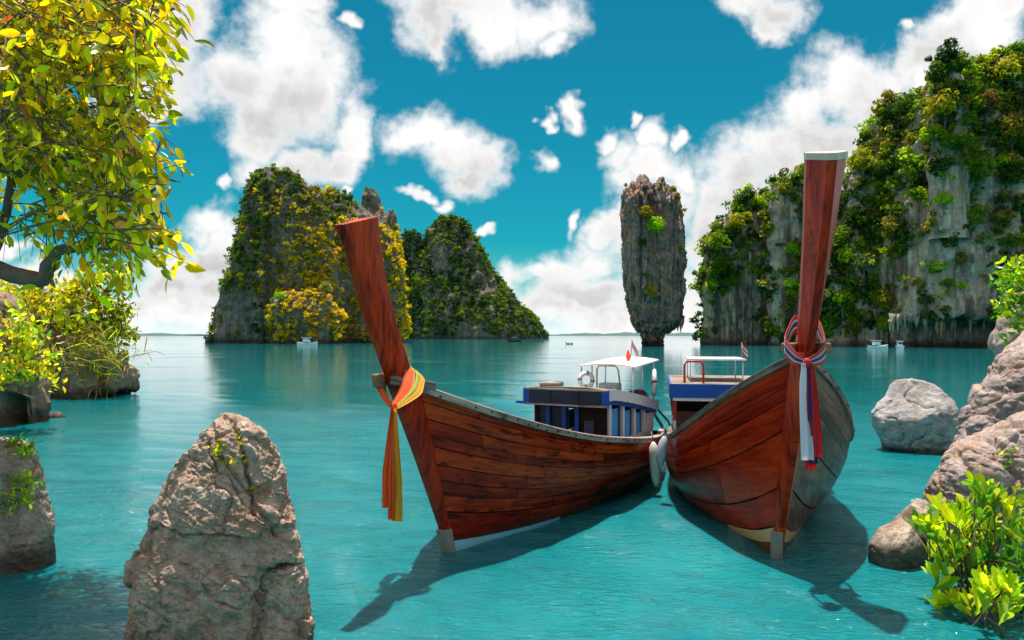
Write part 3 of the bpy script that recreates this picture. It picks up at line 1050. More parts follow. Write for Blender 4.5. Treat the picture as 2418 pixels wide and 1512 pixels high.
for k in range(46):
    px = g.uniform(2100, 2385)
    Y = 122 + g.uniform(0, 4)
    b = MB()
    p = at(px, 756 + g.uniform(-6, 12), Y)
    L = 0.7 + 2.6 * g.uniform() ** 2
    r = g.uniform(0.16, 0.45)
    b.tube([p + [g.normal() * .06, 0, 0.8 - (L + 0.8) * q / 4] for q in range(5)], [r, r, r * .7, r * .4, r * 0.08], 6)
    b.build("stalactite", M["karst_right"], cl_o, True)


# far low coast and hills on the horizon
def far_ridge(pts, Y, label, name="far_hill"):
    xs = np.linspace(pts[0][0], pts[-1][0], 160)
    hs = np.interp(xs, [q[0] for q in pts], [q[1] for q in pts])
    hs = np.maximum(hs + 0.18 * hs * fbm(np.stack([xs * 0.05, xs * 0 + Y, xs * 0], -1), 4) * 2, 0.2)
    rows = []
    for (dy, fz) in ((-0.12, 0), (-0.06, 0.55), (0, 1.0), (0.06, 0.55), (0.12, 0)):
        yy = Y * (1 + dy)
        rows.append(np.stack([X(xs, Y), np.full_like(xs, yy), hs / F * Y * fz - (1 if fz == 0 else 0)], -1))
    me = mesh_np(name, np.array(rows).reshape(-1, 3), grid_faces(5, len(xs)), M["far_hill"])
    tag(put(name, me), label, "hill", kind="structure")


far_ridge([(250, 2), (320, 5), (380, 7), (430, 4), (470, 5), (510, 2)], 5200, "low dark coast on the horizon left of the tall island")
far_ridge([(1250, 1), (1320, 4), (1380, 7), (1430, 5), (1480, 9), (1560, 4), (1610, 8), (1660, 6), (1750, 2)], 7500, "faint low hills on the horizon behind the rock pillar")
far_ridge([(-200, 60), (-60, 95), (40, 118), (85, 121), (115, 108), (160, 70), (230, 20)], 2600, "far mountain rising behind the bushes on the left headland")


def front_depth(grids, px, py, r=9, miss=None):
    """depth of the first rock surface seen at a picture point"""
    best = None
    for P in grids:
        x, y = proj(P)
        k = (np.abs(x - px) < r) & (np.abs(y - py) < r) & (P[..., 2] > -0.5)
        if k.any():
            m = P[..., 1][k].min()
            best = m if best is None else min(best, m)
    return best if best is not None else miss


def place(v, edges, names):
    return names[int(np.searchsorted(edges, v))]


# ---- trees on the rocks
def scatter_trees(grids, n_things, n_fill, size, colours, bare, label, group, cat, seed, y_colour=None, fill_label="", small=True, parent=None, fill_col="mid", zmin=1.5):
    g = np.random.default_rng(seed)
    pts, nrm = surface_points(grids, (n_things + n_fill) * 4, seed, zmin=zmin)
    px, py = proj(pts)
    keep = np.ones(len(pts), bool)
    for (x0, y0, x1, y1, p) in bare:
        inside = (px > x0) & (px < x1) & (py > y0) & (py < y1)
        keep &= ~(inside & (g.uniform(size=len(pts)) < p))
    pts, nrm, px, py = pts[keep], nrm[keep], px[keep], py[keep]
    made = 0
    for k in range(n_things):
        if k >= len(pts):
            break
        s = size * g.uniform(0.65, 1.5)
        cn = y_colour(px[k], py[k], g) if y_colour else colours[g.integers(len(colours))]
        if small:
            o = put("tree", SMALL_ME[g.integers(6)], None)
        else:
            o = put("tree", CROWN_ME[g.integers(6)], None)
        o.location = pts[k] + nrm[k] * s * 0.35
        o.scale = (s, s, s * g.uniform(0.8, 1.25))
        o.rotation_euler = (0, 0, g.uniform(0, 6.28))
        o.color = jit(GREENS[cn], g)
        tag(o, label(cn, px[k], py[k], "small" if s < size * 0.9 else "large" if s > size * 1.25 else "midsize") if callable(label) else label, cat, group)
        made += 1
    # the rest of the cover, too dense to count: one mass per tone
    rest = pts[n_things:n_things + n_fill]
    rn = nrm[n_things:n_things + n_fill]
    rx, ry = px[n_things:n_things + n_fill], py[n_things:n_things + n_fill]
    tones = {}
    for p, q, x, y in zip(rest, rn, rx, ry):
        cn = y_colour(x, y, g) if y_colour else colours[g.integers(len(colours))]
        s = size * (0.35 + 0.75 * g.uniform() ** 1.8)
        tones.setdefault(cn, []).append((p + q * s * 0.15, s))
    for cn, lst in tones.items():
        v, f = merge_clumps([a for a, _ in lst], [b for _, b in lst], FILL, g)
        o = put("undergrowth", mesh_np("undergrowth", v, f, M["far_leaf"], False), parent)
        o.color = rgba(GREENS[cn])
        o["kind"] = "stuff"


def patch(x, y, sc, k=0.0):
    """a value 0..1 that varies smoothly over the rock face, stretched down the slope"""
    return float(np.clip(0.5 + 0.9 * fbm(np.array([[x / sc, y / (sc * 1.8), k]]), 3)[0], 0, 1))


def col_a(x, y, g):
    lit = np.clip((x - 590) / 130, 0, 1) * np.clip((y - 400) / 260, 0.25, 1)  # sunlight painted into the leaf tones, yellower toward the right and lower down
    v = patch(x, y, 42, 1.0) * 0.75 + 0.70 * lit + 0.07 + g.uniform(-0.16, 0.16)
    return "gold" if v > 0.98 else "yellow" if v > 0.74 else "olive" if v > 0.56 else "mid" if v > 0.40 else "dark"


NAMES = {"yellow": "yellow green", "gold": "golden green", "lime": "lime green", "mid": "mid green", "dark": "dark green", "olive": "olive green", "pale": "pale green", "blue": "bluish green", "brown": "brownish", "ochre": "yellow green"}
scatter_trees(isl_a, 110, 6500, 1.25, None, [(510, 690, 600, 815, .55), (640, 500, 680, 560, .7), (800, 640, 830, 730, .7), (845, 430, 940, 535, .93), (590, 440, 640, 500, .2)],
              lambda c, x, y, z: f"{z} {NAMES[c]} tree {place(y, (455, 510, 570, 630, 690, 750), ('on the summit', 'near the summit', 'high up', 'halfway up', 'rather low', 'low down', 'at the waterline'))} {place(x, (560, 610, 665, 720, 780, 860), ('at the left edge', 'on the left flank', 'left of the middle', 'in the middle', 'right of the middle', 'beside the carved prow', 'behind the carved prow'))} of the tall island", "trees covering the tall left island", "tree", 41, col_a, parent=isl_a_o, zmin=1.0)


def col_b(x, y, g):
    v = patch(x, y, 30, 5.0) + g.uniform(-0.2, 0.2) + (0.12 if x > 1130 else 0)  # cloud shade and haze painted into these dark bluish leaf tones
    return "olive" if v > 0.88 else "mid" if v > 0.58 else "dark" if v > 0.38 else "blue"


scatter_trees(isl_b, 60, 4200, 2.6, None, [(1020, 580, 1060, 640, .75), (1110, 640, 1170, 700, .75), (1080, 760, 1150, 800, .8), (1040, 700, 1060, 760, .5)],
              lambda c, x, y, z: f"{z} {NAMES[c]} tree {place(y, (560, 620, 680, 740), ('on the summit', 'high up', 'halfway up', 'low down', 'at the waterline'))} {place(x, (990, 1040, 1090, 1140, 1200), ('at the left edge', 'left of the middle', 'in the middle', 'right of the middle', 'on the right slope', 'at the right tip'))} of the far cone island", "trees covering the dark far island", "tree", 42, col_b, parent=isl_b_o, zmin=1.5)
scatter_trees(islet, 0, 60, 0.7, ["mid", "dark"], [], "", "", "tree", 43, None, parent=islet_o, zmin=0.3)


def named_tree(px, py, Y, s, tone, label, group="trees on the right cliff", seed=0, cat="tree", sx=1.0):
    g = np.random.default_rng(seed + 900)
    o = empty("tree", at(px, py, Y), g.uniform(0, 6.28))
    c = put("crown", CROWN_ME[g.integers(6)], o)
    c.scale = (s * sx, s * sx, s)
    c.location = (0, 0, s * 0.35)
    c.color = jit(GREENS[tone], g, 0.15)
    tr = put("trunk", TRUNK_ME[g.integers(3)], o)
    tr.scale = (s * 0.9, s * 0.9, s * 1.1)
    tr.location = (0, 0, -s * 0.75)
    tag(o, label, cat, group)
    return o


# pillar shrubs
for k, (px, py, s, tone, lb) in enumerate([
    (1545, 545, 2.5, "lime", "yellow green shrub in the middle of the pillar, under the olive one"), (1527, 512, 2.0, "olive", "olive shrub high on the front of the pillar"),
    (1520, 580, 1.2, "dark", "dark shrub beneath the yellow green one on the pillar"), (1540, 700, 1.8, "ochre", "yellowish shrub low on the front of the pillar"),
    (1525, 655, 0.8, "mid", "small green shrub halfway down the pillar"), (1608, 590, 0.9, "ochre", "yellow green shrub on the right edge of the pillar"),
    (1600, 470, 1.1, "olive", "thin olive bush on the upper right rim of the pillar"), (1590, 452, 1.0, "olive", "wispy bush at the top right of the pillar"),
    (1640 - 24, 500, 0.7, "pale", "pale wispy bush on the right shoulder of the pillar"), (1478, 440, 0.6, "olive", "small bush on the top left rim of the pillar"),
    (1482, 575, 0.5, "ochre", "small yellow shrub on the left side of the pillar"), (1500, 490, 0.5, "olive", "little olive tuft on the upper left face of the pillar"),
    (1560, 440, 0.7, "olive", "dry bush on the summit of the pillar")]):
    named_tree(px, py, front_depth(pil, px, py, 8, 143.0) - 0.1 * s, s, tone, lb, "shrubs growing on the rock pillar", k, "shrub")


# right cliff forest
def col_r(x, y, g):
    v = patch(x, y, 60, 9.0) + g.uniform(-0.22, 0.22)
    return "ochre" if v > 0.92 else "lime" if v > 0.74 else "olive" if v > 0.60 else "mid" if v > 0.42 else "dark" if v > 0.16 else "pale"


BARE = [(2290, 330, 2420, 560, .45), (2100, 330, 2160, 420, .35), (1985, 560, 2060, 640, .3), (1660, 600, 1730, 700, .4),(2150, 400, 2350, 780, .86), (2090, 590, 2150, 815, .75), (1820, 470, 1890, 815, .82), (1660, 690, 1815, 815, .93), (1730, 600, 1815, 700, .55), (2060, 760, 2420, 830, 1.0), (2330, 420, 2420, 780, .35), (1820, 430, 1850, 520, .8)]
scatter_trees(cl, 84, 4000, 2.3, None, BARE, lambda c, x, y, z: f"{z} {NAMES[c]} tree {place(y, (250, 340, 430, 520, 620, 720), ('on the skyline', 'very high up', 'high up', 'above halfway', 'halfway up', 'low down', 'at the waterline'))} {place(x, (1720, 1770, 1820, 1990, 2050, 2100, 2180, 2260, 2340), ('at the left end of the bluff', 'in the middle of the bluff', 'at the right end of the bluff', 'on the middle rock', 'beside the red prow', 'right of the red prow', 'left of the grey wall', 'over the grey wall', 'right of the grey wall', 'at the right edge of the cliff'))}",
              "trees covering the right cliff", "tree", 44, col_r, small=False, parent=cl_o)

R_TREES = [
    (2242, 140, 118, 2.6, "blue", "tall dark tree standing highest on the cliff skyline"), (2210, 190, 116, 2.3, "dark", "dark rounded tree just below the tallest skyline tree"),
    (2120, 290, 126, 3.4, "dark", "big blackish tree at the upper left shoulder of the cliff"), (2100, 240, 128, 1.6, "olive", "thin olive tree leaning out at the upper left shoulder"),
    (2230, 270, 113, 3.2, "ochre", "large yellow crowned tree high on the cliff"), (2200, 330, 113, 2.0, "lime", "bright lime tree under the large yellow crown"),
    (2290, 190, 112, 1.8, "lime", "light green tree near the top right of the cliff"), (2380, 190, 110, 2.6, "ochre", "golden green tree at the upper right edge of the cliff"),
    (2400, 130, 112, 2.0, "mid", "mid green tree on the skyline at the right edge"), (2330, 260, 112, 2.2, "brown", "brownish bush halfway up above the grey wall"),
    (2040, 400, 128, 3.0, "ochre", "wide yellow green tree on the ridge beside the red prow"), (2080, 480, 127, 2.4, "mid", "round mid green tree below the ridge beside the prow"),
    (2020, 520, 128, 2.2, "dark", "dark tree hugging the right side of the prow top"), (2110, 560, 125, 2.6, "olive", "mushroom shaped olive tree in front of the grey wall"),
    (2060, 520, 125, 2.0, "olive", "olive tree left of the mushroom shaped one"), (2040, 640, 124, 2.4, "pale", "pale dry looking tree on the lower slope right of the prow"),
    (2000, 620, 126, 2.2, "lime", "light green tree on the lower slope right of the prow"), (2070, 720, 122, 2.3, "mid", "dense green tree above the shore right of the prow"),
    (1990, 720, 125, 2.0, "lime", "bright tree low on the shore right of the prow"), (2010, 780, 122, 1.7, "olive", "olive shrub at the waterline right of the prow"),
    (2085, 775, 120, 1.6, "lime", "lime shrub at the waterline left of the cave"), (2170, 470, 117, 1.8, "lime", "lime shrub on top of the grey wall"),
    (2230, 480, 114, 1.5, "lime", "lime shrub clinging beside the pale streak"), (2270, 620, 116, 1.4, "olive", "olive shrub on the middle of the grey wall"),
    (2240, 680, 116, 1.2, "mid", "green shrub low on the grey wall"), (2380, 590, 113, 1.8, "mid", "green bush right of the grey wall"),
    (2390, 430, 112, 2.4, "dark", "dark tree at the right edge above the bush"), (2390, 330, 111, 2.8, "olive", "broad olive tree at the right edge of the cliff"),
    (1870, 600, 138, 1.6, "lime", "bright yellow green bush on the middle rock beside the prow"), (1855, 455, 140, 1.7, "ochre", "yellow bush on top of the middle rock beside the prow"),
    (1790, 490, 147, 2.0, "lime", "lime tree on top of the small left bluff"), (1745, 540, 147, 2.6, "ochre", "wide yellow green tree on the small left bluff"),
    (1700, 590, 148, 2.6, "mid", "mid green tree on the left shoulder of the small bluff"), (1690, 650, 148, 2.4, "mid", "leafy tree overhanging the left edge of the small bluff"),
    (1770, 480, 152, 2.2, "blue", "dark tree behind the top of the small left bluff"), (1755, 610, 146, 1.5, "pale", "pale tuft above the bare face of the small bluff"),
    (1720, 560, 147, 1.8, "dark", "dark tree between the yellow green and mid green ones on the bluff"),
]
for k, (px, py, Y, s, tone, lb) in enumerate(R_TREES):
    named_tree(px, py, front_depth(cl, px, py, 10, Y + 6) - 0.25 * s, s * 1.2, tone, lb, seed=k + 50)
for k, (px, py, s, tone, lb) in enumerate([(770, 690, 2.2, "pale", "pale green round tree at the foot of the tall left island"), (660, 705, 1.7, "lime", "light green tree low on the tall left island"),
                                           (735, 795, 1.3, "yellow", "yellow bush at the waterline of the tall left island"), (560, 790, 1.0, "olive", "olive bush at the left foot of the tall island")]):
    named_tree(px, py, front_depth(isl_a, px, py, 8, 186) - 0.2 * s, s, tone, lb, "trees covering the tall left island", k + 120)

# ------------------------------------------------------------------ near rocks
M["rock_front"] = rock_mat("warm_grey_rock", (0.40, 0.265, 0.20), (0.085, 0.050, 0.036), (0.36, 0.20, 0.11), 2.6, 0.0, 0.03, (0.62, 0.48, 0.40), bstr=1.0, wet=(0.02, 0.22))
M["rock_left"] = rock_mat("brown_grey_rock", (0.37, 0.28, 0.22), (0.11, 0.075, 0.058), (0.34, 0.20, 0.12), 2.0, 0.3, 0.03, (0.55, 0.46, 0.39), bstr=0.9, wet=(0.12, 0.30))
M["rock_pale"] = rock_mat("pale_grey_boulder", (0.36, 0.335, 0.33), (0.10, 0.088, 0.085), (0.28, 0.215, 0.165), 2.0, 0.0, 0.05, (0.58, 0.56, 0.55), bstr=0.8, wet=(0.03, 0.20))
M["rock_right"] = rock_mat("mauve_grey_rock", (0.36, 0.275, 0.255), (0.085, 0.062, 0.060), (0.40, 0.24, 0.14), 1.5, 0.15, 0.05, (0.58, 0.47, 0.46), bstr=0.9, wet=(0.04, 0.22))
M["bank"] = rock_mat("reddish_bank_rock", (0.34, 0.23, 0.165), (0.11, 0.068, 0.048), (0.30, 0.16, 0.09), 0.8, 0.55, 0.12, (0.40, 0.31, 0.25), wet=(0.08, 0.5))


def detailed_rock(prof, Y0, dr, seed, nth=300, nz=260, amp=0.06, freq=2.0, crack=0.05, groove=None, power=2.2, sink=0.4, strata=0.0):
    P = loft_rock(prof, Y0, dr, None, seed, nth, nz, amp=amp, freq=freq, power=power, sink=sink)
    n = grid_normals(P)
    off = np.array([seed * 3.1, seed * 7.7, seed * 1.9])
    # broken blocks along slanting beds, smaller chips on them, then pits and grain
    A = np.array([[0.8, 0.1, 0.55], [-0.2, 0.95, 0.25], [-0.55, -0.3, 0.8]])
    q = P @ A
    wp = np.stack([fbm(P * 1.6 + off + 31 * k, 4) for k in range(3)], -1) * 0.28
    s1 = (q + wp) * np.array([2.2, 2.2, 3.4]) + off
    a1, a2, c1, t1 = worley(s1, seed)
    s2 = (q + wp * 0.6) * np.array([6.0, 6.0, 11.0]) + off * 2
    b1, b2, c2, t2 = worley(s2, seed + 1)
    e1 = np.clip((a2 - a1) / 0.16, 0, 1)
    e2 = np.clip((b2 - b1) / 0.22, 0, 1)
    z1, z2, c0, t0 = worley((q + wp * 0.5) * np.array([1.15, 1.15, 1.6]) + off * 3, seed + 7)
    e1 = np.exp(-(a2 - a1) / 0.035) * (c1 > 0.3)
    e0 = np.exp(-(z2 - z1) / 0.02) * (c0 > 0.25)
    d = crack * (0.5 * np.clip(t0, -1.3, 1.3) + 0.60 * (c0 - 0.5) + 0.36 * np.clip(t1, -1.2, 1.2) + 0.30 * (c1 - 0.5) + 0.17 * np.clip(t2, -1.2, 1.2) + 0.12 * (c2 - 0.5) - 0.55 * e1 - 0.5 * e0)
    d += crack * (0.45 * ridged(s1 * 0.9 + 3, 5) + 0.34 * ridged(q * np.array([7, 7, 24.0]) + off, 4) + 0.16 * noise3(P * 60))
    if strata:
        d += strata * (np.abs(((P[..., 2] * 9 + P[..., 0] * 3 + fbm(P * 3, 3)) % 1.0) - 0.5) - 0.25)
    if groove:
        x, y = proj(P)
        for pts, wd, dp in groove:
            gx = np.interp(y, [a[1] for a in pts], [a[0] for a in pts], left=-9999, right=-9999)
            gx = gx + 5 * noise3(np.stack([y * 0.05, y * 0, y * 0], -1))
            d -= dp * np.exp(-((x - gx) / wd) ** 2) * (P[..., 1] < P[..., 1].mean())
    return P + n * d[..., None]


fr = detailed_rock([(1578, 312, 728), (1450, 312, 716), (1330, 324, 712), (1260, 348, 698), (1200, 370, 688), (1120, 420, 668), (1060, 462, 640), (1030, 486, 616), (1010, 506, 600), (998, 516, 580), (988, 524, 552)], 4.35, 0.62, 61, 420, 380, 0.05, 2.1, 0.042,
                   [([(545, 985), (565, 1040), (580, 1100), (592, 1160), (600, 1220)], 6, 0.06), ([(500, 1000), (520, 1080), (600, 1190), (660, 1270)], 7, 0.035), ([(690, 1330), (640, 1350), (612, 1420), (600, 1540)], 20, 0.10), ([(430, 1330), (500, 1420), (560, 1440)], 9, 0.03)])
o = put("boulder", rock_mesh("boulder", [fr], M["rock_front"]))
tag(o, "big brown grey pointed boulder with deep cracks, closest to the viewer", "boulder", "rocks standing in the water")

lf = detailed_rock([(1350, -260, 116), (1300, -260, 118), (1250, -260, 112), (1180, -260, 100), (1120, -250, 92), (1080, -240, 84), (1050, -220, 62), (1038, -180, 20)], 6.1, 0.35, 62, 260, 200, 0.05, 1.6, 0.03, power=2.8)
o = put("boulder", rock_mesh("boulder", [lf], M["rock_left"]))
tag(o, "grey brown rock with green sprigs at the lower left edge", "boulder", "rocks standing in the water")


def facet_boulder(c, r, seed, planes=16, nth=160, nz=110, rough=0.03, squash=(1, 1, 1)):
    """a blocky boulder: the space inside a set of random planes, roughened"""
    g = np.random.default_rng(seed)
    N = g.normal(size=(planes, 3))
    N /= np.linalg.norm(N, axis=1)[:, None]
    D = g.uniform(0.72, 1.0, planes)
    ph = np.linspace(-math.pi / 2 + 0.02, math.pi / 2 - 0.02, nz)
    th = np.linspace(0, 2 * math.pi, nth, endpoint=False)
    PH, TH = np.meshgrid(ph, th, indexing="ij")
    d = np.stack([np.cos(PH) * np.cos(TH), np.cos(PH) * np.sin(TH), np.sin(PH)], -1)
    k = np.maximum(d @ N.T, 1e-3)
    q = D / k
    rr = (np.minimum(q, 4.0) ** -30).sum(-1) ** (-1 / 30)
    rr = np.minimum(rr, 1.25)
    P = d * rr[..., None]
    P += d * (rough * 2.2 * fbm(P * 1.7 + seed, 5) + rough * ridged(P * 3.3 + seed, 5) * 0.8)[..., None]
    lines = np.clip(1 - np.abs(noise3(P * 1.6 + seed * 2)) / 0.05, 0, 1)
    P -= d * (rough * 1.2 * lines)[..., None]
    return P * np.array(squash) * r + np.array(c)


Yb = 12.2
bo = facet_boulder((X(2150, Yb + .55), Yb + .55, 0.43), 0.64, 5, rough=0.055, squash=(1.0, 0.85, 0.98))
o = put("boulder", rock_mesh("boulder", [bo], M["rock_pale"]))
tag(o, "round pale grey boulder standing alone off the right bank", "boulder", "rocks standing in the water")
bo = facet_boulder((X(2272, 12.4), 12.4, 0.12), 0.30, 9, nth=80, nz=60, rough=0.05, squash=(1, 0.9, 1.25))
o = put("boulder", rock_mesh("boulder", [bo], M["rock_pale"]))
tag(o, "small pointed stone wedged between the pale boulder and the right bank", "boulder", "rocks standing in the water")
bo = facet_boulder((X(2128, 6.5), 6.5, 0.10), 0.24, 13, nth=120, nz=80, rough=0.05, squash=(0.95, 0.9, 1.0))
bo2 = facet_boulder((X(2158, 6.75), 6.75, 0.20), 0.22, 15, nth=100, nz=70, rough=0.05, squash=(0.8, 0.9, 1.1))
o = put("boulder", rock_mesh("boulder", [bo, bo2], M["rock_left"]))
tag(o, "low brown stone at the foot of the leafy shrub on the right bank", "boulder", "rocks standing in the water")

rb = [
    detailed_rock([(1090, 2262, 3000), (1010, 2280, 3000), (950, 2308, 3000), (900, 2345, 3000), (850, 2372, 3000), (820, 2400, 2980), (790, 2450, 2940), (745, 2530, 2850), (700, 2600, 2760)], 9.4, 0.30, 71, 240, 180, 0.12, 0.9, 0.06, power=2.6),
    detailed_rock([(1420, 2150, 3100), (1330, 2180, 3100), (1250, 2195, 3100), (1180, 2208, 3100), (1110, 2232, 3080), (1060, 2270, 3060), (1020, 2330, 3000), (990, 2400, 2950), (970, 2460, 2900), (920, 2540, 2840), (870, 2620, 2780)], 6.2, 0.26, 72, 320, 240, 0.09, 1.2, 0.05, power=2.8,
                  groove=[([(2250, 1060), (2290, 1120), (2300, 1200), (2290, 1290)], 12, 0.05), ([(2340, 1040), (2400, 1130), (2360, 1230)], 10, 0.05)]),
    detailed_rock([(990, 2366, 3000), (900, 2362, 3000), (830, 2362, 3000), (780, 2366, 3000), (740, 2378, 2980), (700, 2392, 2950), (660, 2420, 2900), (600, 2490, 2800), (550, 2560, 2700)], 13.0, 0.28, 73, 160, 120, 0.15, 0.7, 0.06, power=2.6),
]
o = put("rocky_bank", rock_mesh("rocky_bank", rb, M["rock_right"]))
tag(o, "mauve grey rocky bank along the right edge", "rocky bank", kind="structure")

lb = [
    loft_rock([(1010, -900, 78), (960, -900, 82), (900, -900, 78), (850, -900, 60), (800, -880, 50), (760, -860, 42), (730, -840, 30), (712, -800, 0)], 15.4, 0.30, 3.5, 81, 260, 200, amp=0.35, freq=0.6, flute=0.5, craggy=0.25, power=3.0, sink=0.5),
    loft_rock([(942, -500, 240), (915, -480, 296), (890, -480, 300), (865, -470, 292), (845, -460, 270), (820, -440, 235), (790, -420, 170), (765, -400, 110)], 23.0, 0.35, 4.5, 82, 300, 180, amp=0.45, freq=0.5, flute=0.8, craggy=0.4, power=2.8, sink=0.5),
    loft_rock([(900, 255, 302), (885, 262, 300), (875, 272, 288)], 27.0, 0.8, 1.0, 83, 50, 30, amp=0.08, freq=1.4, power=2.4, sink=0.3),
]


def ledge_cave(P):
    x, y = proj(P)
    f = np.clip((y - 925) / 20.0, 0, 1) * np.exp(-((x - 18) / 26.0) ** 2)
    P[..., 1] += f * 1.0
    return P


lb[0] = ledge_cave(lb[0])
lb_o = put("rocky_headland", rock_mesh("rocky_headland", lb, M["bank"]))
tag(lb_o, "reddish brown rocky headland on the left under bushes", "headland", kind="structure")
# the shore under the overhanging tree, just outside the picture
P = detailed_rock([(1500, -1500, -330), (1200, -1500, -360), (1000, -1480, -420), (900, -1400, -520), (850, -1300, -640)], 5.6, 0.4, 85, 90, 60, 0.15, 0.8, 0.06, power=2.6)
o = put("rocky_shore", rock_mesh("rocky_shore", [P], M["bank"]))
tag(o, "rocky shore under the overhanging tree", "rocky shore", kind="structure")
b = facet_boulder((X(116, 17.6), 17.8, -0.02), 0.22, 21, nth=50, nz=40, rough=0.08, squash=(1.5, 0.8, 0.6))
o = put("rock", rock_mesh("rock", [b], M["bank"]))
tag(o, "small brown rock barely breaking the water by the left headland", "rock")


# ------------------------------------------------------------------ leafy plants
def leaf_blade(length=1.0, width=0.36, bend=0.18, fold=0.10, tip=0.5):
    """one leaf as a folded strip along +Y, root at the origin"""
    ts = [0, 0.18, 0.42, 0.68, 0.88, 1.0]
    ws = [0.06, 0.62, 1.0, 0.86, 0.42, 0.02]
    if tip > 0.5:
        ws = [0.10, 0.36, 0.70, 1.0, 0.85, 0.15]
    v, f = [], []
    for t_, w_ in zip(ts, ws):
        zc = -bend * t_ * t_ * length
        hw = w_ * width * length / 2
        v += [(-hw, t_ * length, zc + fold * hw * 2), (0, t_ * length, zc), (hw, t_ * length, zc + fold * hw * 2)]
    for i in range(len(ts) - 1):
        a = i * 3
        f += [(a, a + 1, a + 4, a + 3), (a + 1, a + 2, a + 5, a + 4)]
    return np.array(v), np.array(f)


def frame(dirv, nor):
    d = dirv / np.linalg.norm(dirv)
    n = nor - d * np.dot(nor, d)
    n /= np.linalg.norm(n) + 1e-9
    s = np.cross(d, n)
    return np.stack([s, d, n], 1)       # columns: blade x, y, z


def leaves_to(parent, items, blade, mat, g, n_single=300, name="leaf", origin=(0, 0, 0)):
    """items: (position, direction, normal, length, colour); the largest in view become objects, the rest one mass per colour"""
    bv, bf = blade
    me = mesh_np(name, bv, bf, mat, True)
    org = np.array(origin)
    items = sorted(items, key=lambda q: -q[3] / max(q[0][1], 0.5) * (1 if 0 < proj(q[0])[0] < 2418 and -30 < proj(q[0])[1] < 1512 else 0.01))
    rest = {}
    for k, (p, d, n, L, c) in enumerate(items):
        R = frame(d, n)
        if k < n_single:
            o = put(name, me, parent)
            o.matrix_basis = Matrix(((R[0][0] * L, R[0][1] * L, R[0][2] * L, p[0] - org[0]), (R[1][0] * L, R[1][1] * L, R[1][2] * L, p[1] - org[1]), (R[2][0] * L, R[2][1] * L, R[2][2] * L, p[2] - org[2]), (0, 0, 0, 1)))
            o.color = jit(GREENS2[c], g, 0.2)
        else:
            rest.setdefault(c, []).append((bv * L) @ R.T + p - org)
    for c, lst in rest.items():
        m = len(bv)
        v = np.concatenate(lst)
        f = (bf[None] + (np.arange(len(lst)) * m)[:, None, None]).reshape(-1, 4)
        o = put("foliage", mesh_np("foliage", v, f, mat, True), parent)
        o.color = rgba(GREENS2[c])
        o["kind"] = "stuff"


GREENS2 = {
    "y": (0.74, 0.60, 0.010), "o": (0.70, 0.38, 0.010), "g": (0.36, 0.38, 0.012), "d": (0.11, 0.15, 0.012), "l": (0.46, 0.58, 0.014), "b": (0.36, 0.16, 0.05), "lg": (0.13, 0.30, 0.02), "dg": (0.03, 0.12, 0.012),
    "ol": (0.22, 0.21, 0.03), "tan": (0.34, 0.24, 0.08),
}


def rand_dir(g, up=0.0, spread=1.0, base=(0, 0, 0)):
    d = g.normal(size=3) * spread + np.array(base)
    d[2] += up
    return d / np.linalg.norm(d)


